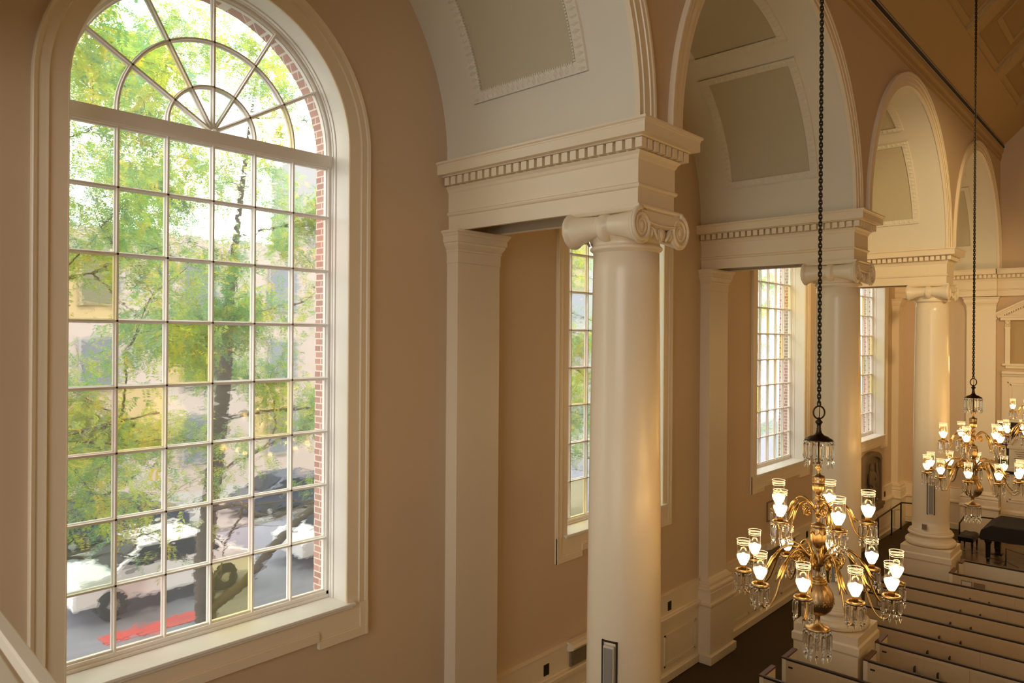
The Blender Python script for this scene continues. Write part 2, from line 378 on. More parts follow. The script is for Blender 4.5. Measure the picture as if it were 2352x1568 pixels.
# vaults with coffers
def leaf(mb, c, a, b, n):      # small raised leaf: four-sided, two slopes, with a spine
    c = Vector(c); vs = [c - a, c + b * .9 - a * .15, c + a, c - b * .9 - a * .15, c - a * .75 + n * .5, c + n, c + a * .7 + n * .7]
    mb.add([tuple(v) for v in vs], [(0, 1, 5, 4), (1, 2, 6, 5), (2, 3, 5, 6), (3, 0, 4, 5), (0, 3, 2, 1)])
def vault_pt(yc, r, a, x): return (x, yc + r * math.cos(a), Z0 + r * math.sin(a))
PANEL_ANG = [(11.5, 53.2), (59.8, 120.2), (126.8, 168.5)]
ORN = ['nearest', 'second', 'third', 'farthest']
for b, yc in enumerate(BAY):
    mb = MB(); n = 64
    for r0, fl in ((VR, 0), (VR + .12, 1)):
        mb.loft([[(x, yc + r0, Z0 - .1) for x in (0.0, XN)]] + [[vault_pt(yc, r0, PI * i / n, x) for x in (0.0, XN)] for i in range(n + 1)] + [[(x, yc - r0, Z0 - .1) for x in (0.0, XN)]], False, False, True)
    v = struct('ceiling_vault', mb, M['vault'], '%s cream plaster barrel vault between the window wall and its arch' % ORN[b], 'vault')
    for a0, a1 in PANEL_ANG:
        a0, a1 = R(a0), R(a1); ins = R(2.4)
        if a0 > R(100) and b > 1: continue
        mb = MB(); m_ = 24
        # inner field, slightly sunk look given by the raised frame round it
        rr = VR - .006
        mb.loft([[vault_pt(yc, rr, a0 + ins + (a1 - a0 - 2 * ins) * i / m_, x) for x in (.70, 2.10)] for i in range(m_ + 1)], False, False, True)
        build('coffer_panel', mb, M['coffer'], v)
        mb = MB()
        def fr(xa, xb, aa, ab, steps, depth=.03):
            loops = []
            for i in range(steps + 1):
                a = aa + (ab - aa) * i / steps
                loops.append([vault_pt(yc, VR + .002, a, xa), vault_pt(yc, VR - depth, a, xa + .012), vault_pt(yc, VR - depth * .8, a, xb - .012), vault_pt(yc, VR + .002, a, xb)])
            mb.loft(loops, False, False, False)
        fr(.55, .70, a0, a1, m_); fr(2.10, 2.25, a0, a1, m_)
        fr(.55, 2.25, a0, a0 + ins, 2); fr(.55, 2.25, a1 - ins, a1, 2)
        if b < 3:                             # leaf-and-bead ornament pressed on the frame
            st = .075 if b == 0 else .1
            na = int((a1 - a0) * VR / st)
            for i in range(na):
                a = a0 + (a1 - a0) * (i + .5) / na
                for xm in (.625, 2.175):
                    c = vault_pt(yc, VR - .026, a, xm); s_ = math.sin(a); c_ = math.cos(a)
                    leaf(mb, c, Vector((.06, 0, 0)), Vector((0, -s_, c_)) * st * .48, Vector((0, -c_, -s_)) * (.017 if b == 0 else .012))
            nx = int(1.4 / st)
            for i in range(nx):
                x = .70 + 1.4 * (i + .5) / nx
                for a in (a0 + ins * .5, a1 - ins * .5):
                    c = vault_pt(yc, VR - .026, a, x); s_ = math.sin(a); c_ = math.cos(a)
                    leaf(mb, c, Vector((0, -s_, c_)) * .055, Vector((st * .48, 0, 0)), Vector((0, -c_, -s_)) * (.017 if b == 0 else .012))
            if b == 0:
                for i in range(int(1.4 / .032)):
                    x = .70 + .032 * (i + .5)
                    for a in (a0 + ins, a1 - ins):
                        c = vault_pt(yc, VR - .022, a, x); s_ = math.sin(a); c_ = math.cos(a)
                        mb.obox(c, (.009, 0, 0), (0, -c_ * .014, -s_ * .014), (0, -s_ * .01, c_ * .01))
                nb = int((a1 - a0 - 2 * ins) * VR / .032)
                for i in range(nb):
                    a = a0 + ins + (a1 - a0 - 2 * ins) * (i + .5) / nb
                    for x in (.70, 2.10):
                        c = vault_pt(yc, VR - .022, a, x); s_ = math.sin(a); c_ = math.cos(a)
                        mb.obox(c, (.01, 0, 0), (0, -c_ * .014, -s_ * .014), (0, -s_ * .009, c_ * .009))
        build('coffer_moulding', mb, M['vault'], v)
    # moulded band round the arch on the nave face
    mb = MB()
    prof = [(2.885, XN - .03), (2.885, XN + .03), (2.95, XN + .03), (2.955, XN + .042), (3.05, XN + .042), (3.055, XN + .055), (3.10, XN + .055), (3.115, XN + .065), (3.145, XN + .065), (3.15, XN - .01)]
    mb.loft([[(x, y, z) for y, z in arch_path(yc, r, Z0 - .06, Z0, 64)] for r, x in prof], False, False, False)
    struct('trim_%d' % (b + 1), mb, M['trim'], '%s moulded band round an arch on the nave wall' % ORN[b], 'arch moulding')
mb = MB()
mb.loft([[(13.6 - x, vault_pt(y, VR, PI * i / 24, x)[1], vault_pt(y, VR, PI * i / 24, x)[2]) for x in (0, XN)] for y in [BAY[0]] for i in range(25)], False)
for y in BAY[1:] + [BAY[0] - P]:
    mb.loft([[(13.6 - x, vault_pt(y, VR, PI * i / 24, x)[1], vault_pt(y, VR, PI * i / 24, x)[2]) for x in (0, XN)] for i in range(25)], False)
y = BAY[0] - P
mb.loft([[vault_pt(y, VR, PI * i / 24, x) for x in (0, XN)] for i in range(25)], False)
struct('ceiling_vaults_beyond', mb, M['vault'], 'plaster barrel vaults behind and opposite the camera', 'vault')

mb = MB(); mb.box(-.6, 2.9, REAR - .3, END + .3, 11.95, 12.15); mb.box(10.7, 13.95, REAR - .3, END + .3, 11.95, 12.15)  # unseen slabs, added so that sun does not leak in above the vaults
struct('ceiling_aisle_roofs', mb, M['vault'], 'unseen roof slabs over the aisle vaults, added to keep the sun out', 'roof')
# ------------------------------------------------------------------ windows
def window(idx, yc, label, detail=True):
    w = thing('window_%d' % idx, label, 'window', (0, yc, 0), 0, None, 'structure')
    # casing round the opening
    mb = MB()
    prof = [(-.004, .0), (-.004, .024), (.006, .032), (.012, .03), (.145, .03), (.15, .038), (.155, .05), (.175, .046), (.225, .04), (.235, .05), (.262, .058), (.272, .05), (.272, 0)]
    mb.loft([[(x, y, z) for y, z in arch_path(0, WH + s, WS - .02, WT)] for s, x in prof], False, False, False)
    # apron with ears
    zt, zm, zb = WS - .02, 2.905, 2.82; ho = WH + .272
    mb.box(0, .03, -ho, ho, zm, zt)
    for sgn in (-1, 1):
        a, b2 = sorted((sgn * ho, sgn * (ho - .63)))
        mb.box(0, .03, a, b2, zb, zm); mb.box(.03, .05, a, b2, zb, zb + .085); mb.box(.03, .04, a, b2, zb + .085, zb + .105)
        c, e = sorted((sgn * ho, sgn * (ho - .10))); mb.box(.03, .048, c, e, zb + .1, zt); mb.box(.03, .056, *sorted((sgn * ho, sgn * (ho - .03))), zb, zt)
    mb.box(.03, .05, -(ho - .63), ho - .63, zm, zm + .085); mb.box(.03, .04, -(ho - .63), ho - .63, zm + .085, zm + .105)
    build('casing', mb, M['trim'], w)
    mb = MB()
    mb.box(-.335, .075, -WH, WH, WS - .035, WS); mb.box(.0, .08, -(WH + .09), WH + .09, WS - .03, WS + .001); mb.box(.03, .058, -(WH + .06), WH + .06, WS - .06, WS - .03)
    mb.box(-.335, -.29, -WH, WH, WS, WS + .035)
    build('sill', mb, M['sash'], w, .006)
    mb = MB()
    prof = [(0, .0), (0, -.225), (-.012, -.23), (-.012, -.268), (-.02, -.272), (-.02, -.40)]
    mb.loft([[(x, y, z) for y, z in arch_path(0, WH + s, WS - .01, WT)] for s, x in prof], False, False, False)
    build('jamb', mb, M['sash'], w)
    # sash: outer frame, meeting rail and glazing bars
    xg = -.35; xf = -.305
    mb = MB(); prof = [(-.012, xg - .03), (-.012, xf), (-.045, xf), (-.055, xf - .012), (-.055, xf - .022), (-.068, xf - .03), (-.068, xg - .03)]
    mb.loft([[(x, y, z) for y, z in arch_path(0, WH + s, WS + .02, WT)] for s, x in prof], False, False, False)
    mb.box(xg - .03, xf, -WH + .02, WH - .02, 3.235, 3.292); mb.box(xg - .02, xf - .025, -WH + .02, WH - .02, 3.292, 3.312)
    mb.box(xg - .03, xf + .03, -WH + .012, WH - .012, 8.09, 8.213); mb.box(xg - .02, xf + .012, -WH + .02, WH - .02, 8.075, 8.09); mb.box(xg - .02, xf - .02, -WH + .02, WH - .02, 8.06, 8.075)
    build('sash', mb, M['sash'], w)
    cols = [-1.332 + .444 * i for i in range(7)]
    rows = [3.292, 3.895, 4.496, 5.10, 5.70, 6.305, 6.915, 7.52, 8.09]
    def muntin(mbb, a, bb_):
        a, bb_ = Vector(a), Vector(bb_); d = (bb_ - a).normalized(); sx = d.cross(Vector((1, 0, 0))).normalized()
        loops = []
        for p in (a, bb_):
            l = []
            for off, x in ((-.021, xg - .02), (-.021, xg + .006), (-.011, xg + .018), (-.009, xf + .001), (.009, xf + .001), (.011, xg + .018), (.021, xg + .006), (.021, xg - .02)):
                q = p + sx * off; l.append((x, q.y, q.z))
            loops.append(l)
        mbb.loft(loops, True, True, False)
    mb = MB()
    for y in cols[1:-1]: muntin(mb, (0, y, 3.29), (0, y, 8.10))
    for z in rows[1:-1]: muntin(mb, (0, -1.34, z), (0, 1.34, z))
    zc = 8.213
    for ang in (30, 60, 90, 120, 150):
        a = R(ang); muntin(mb, (0, .03 * math.cos(a), zc + .03 * math.sin(a)), (0, 1.345 * math.cos(a), zc + 1.345 * math.sin(a) + .02))
    for rad in (.445, .895):
        n = 32; loops = []
        for i in range(n + 1):
            a = PI * i / n; loops.append([(x, (rad + off) * math.cos(a), zc + (rad + off) * math.sin(a)) for off, x in ((-.021, xg - .02), (-.021, xg + .006), (-.011, xg + .018), (-.009, xf + .001), (.009, xf + .001), (.011, xg + .018), (.021, xg + .006), (.021, xg - .02))])
        mb.loft(loops, True, True, False)
    build('glazing_bar', mb, M['sash'], w)
    mb = MB(); rnd = random.Random(idx * 31 + 5)
    for i in range(6):
        for j in range(8):
            mb.cur = (2 if (i, j) in ((3, 0), (1, 3), (2, 4), (4, 3), (0, 5)) else rnd.choices((0, 1, 3, 4), (4, 3, 2.2, 1.0))[0]) if idx == 1 else rnd.choices(range(5), (4, 3, 2.2, 2.4, 1.2))[0]
            t = [rnd.uniform(-.004, .004) for _ in range(4)]
            mb.add([(xg + t[0], cols[i], rows[j]), (xg + t[1], cols[i + 1], rows[j]), (xg + t[2], cols[i + 1], rows[j + 1]), (xg + t[3], cols[i], rows[j + 1])], [(0, 1, 2, 3)])
    rads = [0, .445, .895, 1.36]
    for i in range(6):
        for j in range(3):
            mb.cur = (2 if (i, j) in ((4, 1), (0, 1)) else rnd.choices((0, 1, 3), (4, 3, 2.2))[0]) if idx == 1 else rnd.choices(range(5), (4, 3, 1.7, 2.6, 1.0))[0]; n = 8
            lo = [(xg, rads[j] * math.cos(R(30 * i + 30 * k / n)), zc + rads[j] * math.sin(R(30 * i + 30 * k / n))) for k in range(n + 1)]
            hi = [(xg, rads[j + 1] * math.cos(R(30 * i + 30 * k / n)), zc + rads[j + 1] * math.sin(R(30 * i + 30 * k / n)) + (.02 if j == 2 else 0)) for k in range(n + 1)]
            mb.loft([lo, hi], False)
    build('pane', mb, PANES, w)
    return w
window(1, WIN[0], 'largest arched many-paned window at the left with a fan light and cream surround')
window(2, WIN[1], 'arched window half hidden behind the nearest column')
window(3, WIN[2], 'arched window with tinted panes between the first and second columns')
window(4, WIN[3], 'farthest arched window just right of the second column')

# ------------------------------------------------------------------ entablatures, columns, pilasters
ENT = [(0, 7.53), (0, 7.695), (.02, 7.705), (.03, 7.722), (.03, 7.735), (.006, 7.75), (.006, 7.985), (.018, 8.0), (.03, 8.03), (.06, 8.06), (.03, 8.066), (.03, 8.168), (.118, 8.172), (.13, 8.184),
       (.20, 8.186), (.20, 8.288), (.206, 8.296), (.206, 8.306), (.226, 8.318), (.226, 8.34), (-.30, 8.36)]
def entablature(idx, yc, label):
    e = thing('trim_%d' % (idx + 10), label, 'entablature', (0, yc, 0), 0, None, 'structure')
    hb, xe = .353, 2.80
    mb = MB(); loops = [[(0, -hb + .06, 7.53), (xe - .06, -hb + .06, 7.53), (xe - .06, hb - .06, 7.53), (0, hb - .06, 7.53)], [(0, -hb + .05, 7.515), (xe - .05, -hb + .05, 7.515), (xe - .05, hb - .05, 7.515), (0, hb - .05, 7.515)], [(0, -hb, 7.515), (xe, -hb, 7.515), (xe, hb, 7.515), (0, hb, 7.515)]]
    for p, z in ENT: loops.append([(0, -hb - p, z), (xe + p, -hb - p, z), (xe + p, hb + p, z), (0, hb + p, z)])
    mb.loft(loops, False, False, False); mb.add([(0, -.05, 8.36), (xe - .3, -.05, 8.36), (xe - .3, .05, 8.36), (0, .05, 8.36)], [(0, 1, 2, 3)])
    build('beam', mb, M['trim'], e)
    mb = MB(); pt = .1165; w = .077; d0, d1 = .022, .112
    k = 0
    x = xe + d1 - w
    while x > .02:
        mb.box(x, x + w, -hb - d1, -hb - d0, 8.07, 8.166); mb.box(x, x + w, hb + d0, hb + d1, 8.07, 8.166); x -= pt
    n = 8; tot = 2 * (hb + d1); pt2 = (tot - w) / (n - 1)
    for i in range(1, n - 1):
        y = -hb - d1 + pt2 * i; mb.box(xe + d0, xe + d1, y, y + w, 8.07, 8.166)
    build('dentil', mb, M['trim'], e)
    return e
entablature(1, YC[0], 'nearest cream beam with dentils joining wall and first column')
entablature(2, YC[1], 'second cream dentilled beam resting on the second column')
entablature(3, YC[2], 'third cream dentilled beam lit warm, resting on the third column')

def rect_wrap(mb, hx, hy, prof, cx=0, cy=0, closed=True):
    loops = [[(cx - hx - p, cy - hy - p, z), (cx + hx + p, cy - hy - p, z), (cx + hx + p, cy + hy + p, z), (cx - hx - p, cy + hy + p, z)] for p, z in prof]
    mb.loft(loops, True, True, False)

def column(label, loc, pedestal=True):
    c = thing('column', label, 'column', loc, 0, None, 'structure')
    mb = MB()
    pr = []
    for i in range(25):
        t = i / 24; pr.append((.397 - .047 * (t ** 1.7), 1.64 + (7.11 - 1.64) * t))
    mb.lathe([(.43, 1.615), (.415, 1.64)] + pr, seg=64)
    build('shaft', mb, M['gloss'], c)
    mb = MB()
    def tor(r, z, h): return [(r - h + h * math.cos(a), z + h * math.sin(a)) for a in [R(-90 + 180 * i / 10) for i in range(11)]]
    prof = [(.30, 1.27)] + tor(.545, 1.345, .072) + [(.47, 1.425), (.455, 1.435), (.44, 1.46), (.435, 1.485), (.44, 1.50), (.455, 1.505)] + tor(.49, 1.545, .04) + [(.455, 1.59), (.455, 1.615), (.40, 1.62)]
    mb.lathe(prof, seg=64)
    build('base', mb, M['gloss'], c)
    mb = MB(); h = .535
    rect_wrap(mb, h, h, [(-.005, 0), (-.005, .95), (.012, .975), (.02, .99), (.02, 1.10), (.005, 1.118), (-.006, 1.13), (-.006, 1.27)])
    build('pedestal', mb, M['trim'], c, .004)
    # Ionic capital: volutes on the nave side, bolsters along the beam
    cap = MB(); zc = 7.315; yv = .375
    cap.lathe([(.352, 7.08), (.352, 7.10), (.372, 7.105), (.385, 7.12), (.385, 7.135), (.372, 7.15), (.356, 7.155), (.356, 7.19), (.39, 7.215), (.42, 7.26), (.42, 7.31), (.36, 7.33)], seg=48)
    rect_wrap(cap, .40, .40, [(-.03, 7.455), (.0, 7.46), (.012, 7.468), (.03, 7.49), (.036, 7.505), (.036, 7.522)])
    for sgn in (-1, 1):
        pf = []
        for i in range(41):
            t = -1 + 2 * i / 40; x = t * .43; a = abs(t)
            r = .105 + .075 * a ** 2.2
            if a > .93: r = .188
            if a < .14: r = .142 - .02 * (a / .14) ** 4
            pf.append((r, x))
        loops = []
        for r, x in pf:
            cz = zc + (.15 - r) * .62 if r < .15 else zc; l = []
            for q in range(32):
                an = 2 * PI * q / 32; rr = r * (1 + (.022 * math.cos(an * 16) if .1 < abs(x) < .37 else 0)); l.append((x, sgn * yv + rr * math.cos(an), cz + rr * math.sin(an)))
            loops.append(l)
        cap.loft(loops, True, True, True)
        for face in (-1, 1):
            xf_ = face * .43
            pts = []; rad = []
            for i in range(70):
                t = i / 69; a = R(90) + sgn * -1 * t * 2 * PI * 2.4 * 1.0
                rr = .172 * (1 - t) + .035 * t
                pts.append((xf_, sgn * yv + rr * math.cos(a) * 1.0, zc + rr * math.sin(a))); rad.append(.019 * (1 - t) + .008)
            cap.tube(pts, rad, 8); cap.ball((xf_, sgn * yv, zc), .02, .04, .04)
    for face in (-1, 1):
        x = face * .42
        a, b = sorted((face * .30, face * .436))
        loops = []
        for i in range(13):
            t = -1 + 2 * i / 12; y = t * yv; z = 7.445 + .0 * t; dip = .035 * (1 - t * t)
            loops.append([(a, y, z + .02), (b, y, z + .02), (b, y, z - .085 - dip), (b - face * .03, y, z - .10 - dip), (a, y, z - .10 - dip)])
        cap.loft(loops, True, True, False)
        cap.tube([(face * .44, y * yv, 7.375 - .035 * (1 - y * y)) for y in [-.75 + 1.5 * i / 12 for i in range(13)]], .014, 6)
        for dy, rz_ in ((0, 0), (-.105, 1), (.105, 1)):       # egg and leaves
            if rz_ == 0:
                cap.ball((face * .405, dy, 7.245), .05, .05, .075)
                cap.torus((face * .425, dy, 7.25), .058, .011, 'X', 18, 6)
            else:
                s_ = 1 if dy > 0 else -1
                for k in range(4):
                    cap.tube([(face * .43, dy - s_ * .03, 7.19 + .0), (face * .44, dy + s_ * (.01 + .014 * k), 7.235 + .018 * k), (face * .43, dy + s_ * (.05 + .02 * k), 7.25 + .022 * k)], [.013, .014, .005], 6)
        for s_ in (-1, 1):
            cap.ball((face * .41, s_ * .185, 7.26), .04, .028, .06)
    for sgn in (-1, 1):                                   # belt round the bolster
        pass
    build('capital', cap, M['gloss'], c)
    return c
column('nearest smooth cream Ionic column carrying the first beam', (XC, YC[0], 0))
column('second cream Ionic column behind the large chandelier', (XC, YC[1], 0))
column('third cream Ionic column beside the pews and piano', (XC, YC[2], 0))

PIL_PROF_CAP = [(0, 7.09), (0, 7.105), (.008, 7.11), (.008, 7.245), (.018, 7.25), (.022, 7.268), (.012, 7.28), (.02, 7.285), (.05, 7.335), (.055, 7.36), (.07, 7.365), (.07, 7.44), (.078, 7.445), (.09, 7.47), (.105, 7.485), (.105, 7.51), (0, 7.512)]
PIL_PROF_BASE = [(.155, .03), (.155, .165), (.13, .18), (.11, .185), (.11, 1.06), (.12, 1.09), (.15, 1.115), (.15, 1.15), (.12, 1.165), (.115, 1.2), (.115, 1.345), (.1, 1.355), (.105, 1.375), (.12, 1.40), (.115, 1.43), (.09, 1.445), (.07, 1.46), (.075, 1.49), (.09, 1.505), (.085, 1.525), (.05, 1.54), (.04, 1.55), (.035, 1.565), (.01, 1.59), (0, 1.60)]
def pilaster(label, yc, idx):
    mb = MB(); hx, hy = .20, .377
    full = PIL_PROF_BASE + PIL_PROF_CAP
    loops = [[(0, yc - hy - p, z), (hx + p, yc - hy - p, z), (hx + p, yc + hy + p, z), (0, yc + hy + p, z)] for p, z in full]
    mb.loft(loops, False, False, False); mb.loft([loops[-1], [(0, yc, 7.53)] * 4], False)
    mb.box(0, hx + .14, yc - hy - .14, yc + hy + .14, 0, .03)
    return struct('trim_%d' % idx, mb, M['trim'], label, 'pilaster')
pilaster('nearest flat cream pilaster at the left end of the first beam', YC[0], 21)
pilaster('second cream pilaster with a stepped base by the aisle floor', YC[1], 22)
pilaster('third cream pilaster, mostly behind the second column', YC[2], 23)
pilaster('cream pilaster in the far corner of the side aisle', END - .20, 24)

# wainscot
def wain(mb, y0, y1):
    prof = [(.05, .03), (.11, .03), (.11, .16), (.095, .175), (.06, .185), (.06, 1.085), (.075, 1.10), (.10, 1.12), (.125, 1.13), (.125, 1.18), (.11, 1.195), (.062, 1.20), (.055, 1.21), (.055, 1.545), (.07, 1.555), (.075, 1.575), (.0, 1.585)]
    mb.loft([[(x, y0, z), (x, y1, z)] for x, z in prof], False)
    mb.box(0, .08, y0, y1, 0, .03)
    n = max(1, int((y1 - y0) / 1.4)); w = (y1 - y0) / n
    for i in range(n):
        a, b = y0 + w * i + .14, y0 + w * (i + 1) - .14
        for t, dx in ((0, .018), (.03, .010)):
            a2, b2, c2, d2 = a + t, b - t, .29 + t, .86 - t
            for (u0, u1, v0, v1) in ((a2, b2, c2, c2 + .028), (a2, b2, d2 - .028, d2), (a2, a2 + .028, c2, d2), (b2 - .028, b2, c2, d2)):
                mb.box(.055, .06 + dx, u0, u1, v0, v1)
mb = MB(); ys = [REAR] + [v for y in YC[:3] for v in (y - .377 - .08, y + .377 + .08)] + [END - .7]
for i in range(0, len(ys), 2): wain(mb, ys[i], ys[i + 1])
struct('baseboard_left', mb, M['trim'], 'cream panelled wainscot with dado rail along the aisle wall', 'wainscot')

# nave cornice and ceiling
mb = MB()
prof = [(XN - .02, 11.62), (XN + .012, 11.62), (XN + .02, 11.68), (XN + .035, 11.70), (XN + .035, 11.80), (XN + .05, 11.83), (XN + .075, 11.86), (XN + .085, 11.93), (XN + .085, 11.97), (XN + .02, 11.985), (XN - .02, 12.0)]
mb.loft([[(x, REAR, z), (x, END, z)] for x, z in prof], False)
mb.loft([[(13.6 - x, REAR, z), (13.6 - x, END, z)] for x, z in prof], False)
struct('trim_31', mb, M['ceil'], 'long cornice moulding at the foot of the sloping nave ceiling', 'cornice')
mb = MB(); mb.box(2.86, 2.925, REAR, END, 12.0, 12.065); mb.box(13.6 - 2.925, 13.6 - 2.86, REAR, END, 12.0, 12.065)  # solid strip, coloured black for the shade inside the gap
struct('trim_32', mb, M['black'], 'thin black strip standing in for a shadow gap along the top of the nave cornice', 'shadow gap')
mb = MB()
sl = lambda x: 12.08 + .1414 + (x - 2.9) * 1.0
mb.loft([[(x, REAR, z), (x, END, z)] for x, z in ((2.86, sl(2.86)), (6.0, sl(6.0)), (7.6, sl(6.0)), (10.74, sl(2.86)), (10.74, sl(2.86) + .3), (7.6, sl(6) + .3), (6, sl(6) + .3), (2.86, sl(2.86) + .3))], False)
ce = struct('ceiling', mb, M['ceil2'], 'sloping coffered nave ceiling at the upper right', 'ceiling')
mb = MB()                                              # ribs of the coffers, standing proud of the slope
nx_, nz_ = -1 / math.sqrt(2) * -1, -1 / math.sqrt(2)
def rib(x0, x1, y0, y1, t):
    n = Vector((.7071, 0, -.7071)) * t
    a, b = Vector((x0, 0, sl(x0))), Vector((x1, 0, sl(x1)))
    vs = []
    for off in (Vector((0, 0, 0)), n):
        for p, y in ((a, y0), (b, y0), (b, y1), (a, y1)): vs.append((p.x + off.x, y, p.z + off.z))
    mb.add(vs, [(0, 1, 2, 3), (4, 5, 6, 7), (0, 1, 5, 4), (1, 2, 6, 5), (2, 3, 7, 6), (3, 0, 4, 7)])
edges = [18.0 + 3.3 * k for k in range(-7, 3)]
rib(2.86, 3.38, REAR, END, .10); rib(3.38, 3.44, REAR, END, .085)
rib(5.1, 5.9, REAR, END, .10)
for y in edges:
    rib(3.44, 5.1, y - .24, y + .27, .10); rib(3.44, 5.1, y - .32, y - .24, .085); rib(3.44, 5.1, y + .27, y + .35, .085)
    rib(3.44, 3.56, y + .33, y + 3.0, .03); rib(4.98, 5.1, y + .33, y + 3.0, .03); rib(3.56, 4.98, y + .33, y + .45, .03); rib(3.56, 4.98, y + 2.88, y + 3.0, .03)
    rib(3.85, 3.93, y + .8, y + 2.5, .03); rib(4.6, 4.68, y + .8, y + 2.5, .03); rib(3.93, 4.6, y + .8, y + .88, .03); rib(3.93, 4.6, y + 2.42, y + 2.5, .03)
build('coffer_rib', mb, M['ceil'], ce)

# ------------------------------------------------------------------ chancel end wall
mb = MB()
def ent_run(mb, x0, x1, yf):
    loops = [[(x0, yf - p, z), (x1, yf - p, z)] for p, z in ENT]; mb.loft(loops, False); mb.add([(x0, yf, 7.53), (x1, yf, 7.53), (x1, END, 7.53), (x0, END, 7.53)], [(0, 1, 2, 3)])
    x = x0 + .02
    while x < x1 - .08:
        mb.box(x, x + .077, yf - .112, yf - .02, 8.07, 8.166); x += .1165
ent_run(mb, 0, 2.80, END - .28); mb.box(2.79, 2.80, END - .3, END, 7.53, 8.35); ent_run(mb, 2.8, 10.7, END - .14)
struct('trim_33', mb, M['trim'], 'cream dentilled entablature across the chancel end wall', 'entablature')
mb = MB()
full = [(q, z) for q, z in PIL_PROF_BASE if z > .3] + PIL_PROF_CAP
loops = [[(2.01 - p, END, z), (2.01 - p, END - .22 - p, z), (2.77 + p, END - .22 - p, z), (2.77 + p, END, z)] for p, z in [(.15, .3)] + full]
mb.loft(loops, False)
struct('trim_34', mb, M['trim'], 'broad cream pilaster on the chancel end wall', 'pilaster')
mb = MB()
mb.loft([[(2.92 if z > 5.2 else 2.9, END - d, z), (10.7, END - d, z)] for d, z in ((.06, .96), (.10, .98), (.10, 1.06), (.06, 1.10), (.05, 1.12), (.05, 5.10), (.08, 5.12), (.10, 5.18), (.14, 5.2), (.14, 5.27), (0, 5.29))], False)
mb.box(2.78, 10.7, END - .06, END, .3, .96)
for z0, z1 in ((3.75, 4.95), (1.35, 3.3)):
    for x0 in (3.05, 4.4, 5.8):
        for t in (0, .07):
            a, b, c, d = x0 + t, x0 + 1.1 - t, z0 + t, z1 - t
            for q in ((a, b, c, c + .03), (a, b, d - .03, d), (a, a + .03, c, d), (b - .03, b, c, d)): mb.box(q[0], q[1], END - .07, END - .05, q[2], q[3])
mb.loft([[(.2, END - d, z), (2.0, END - d, z)] for d, z in ((.11, .3), (.11, .46), (.06, .48), (.06, 1.09), (.12, 1.13), (.12, 1.18), (.055, 1.2), (.055, 1.55), (.075, 1.575), (0, 1.585))], False)
struct('trim_35', mb, M['trim'], 'cream panelling and belt course on the chancel end wall', 'panelling')
# pedimented surround
ae = thing('trim_36', 'cream pedimented surround on the chancel end wall', 'aedicule', (4.3, END, 0), 0, None, 'structure')
mb = MB(); hw = 1.55; rise = .80
mb.prism([(-hw + .2, 6.93), (hw - .2, 6.93), (0, 6.93 + rise - .1)], 'Y', -.10, 0)
for s_ in (-1, 1):
    d = Vector((-s_ * hw, 0, rise)).normalized(); L_ = math.hypot(hw, rise)
    for yy, w_, off in ((.22, .05, .0), (.17, .05, -.05), (.13, .06, -.11)):
        c = Vector((s_ * hw / 2, -yy / 2, 7.0 + rise / 2 + off)); mb.obox(c, d * L_ / 2, (0, yy / 2, 0), d.cross(Vector((0, 1, 0))) * w_ / 2)
    for k in range(26):
        t = (k + .5) / 27; p = Vector((s_ * hw * (1 - t), -.15, 7.0 + rise * t - .165)); mb.obox(p, d * .018, (0, .03, 0), (0, 0, .022))
mb.box(-hw + .05, hw - .05, -.20, 0, 6.89, 6.94); mb.box(-hw + .12, hw - .12, -.15, 0, 6.80, 6.89)
build('pediment', mb, M['trim'], ae)
for s_ in (-1, 1):
    mb = MB(); x = s_ * 1.25
    mb.box(x - .065, x + .065, -.09, 0, 5.5, 6.8); mb.box(x - .075, x + .075, -.11, 0, 6.55, 6.6)
    mb.ball((x, -.09, 6.72), .06, .05, .06); mb.ball((x, -.09, 6.63), .05, .045, .04)
    build('colonette', mb, M['trim'], ae)
mb = MB(); mb.box(-1.38, 1.38, -.13, 0, 5.44, 5.5); mb.box(-1.30, 1.30, -.09, 0, 5.36, 5.44)
build('ledge', mb, M['trim'], ae)
mb = MB(); mb.box(-1.18, 1.18, -.02, 0, 5.5, 6.8); build('panel', mb, M['ceil'], ae)

# marble memorial in a black surround
t = thing('memorial_tablet', 'pale marble memorial with faint inscription on a black backing', 'memorial', (3.55, END - .08, 0))
mb = MB(); mb.box(-.70, .70, -.04, .02, 2.2, 3.75); build('backing', mb, M['black'], t)
mb = MB(); mb.box(-.43, .43, -.12, -.04, 2.42, 2.98); mb.box(-.48, .48, -.15, -.04, 2.98, 3.05); mb.box(-.5, .5, -.16, -.04, 2.30, 2.42)
mb.prism([(.46 * math.cos(R(a)), 3.05 + .36 * math.sin(R(a))) for a in range(0, 181, 12)], 'Y', -.11, -.04)
mb.tube([(.36 * math.cos(R(a)), -.13, 3.08 + .26 * math.sin(R(a))) for a in range(0, 181, 12)], .02, 6)
build('tablet', mb, M['marble'], t)
mb = MB()
for k in range(6):
    w_ = .30 - .04 * (k % 3); mb.box(-w_, w_, -.1215, -.119, 2.88 - .065 * k, 2.90 - .065 * k)
build('inscription', mb, M['stone'], t)

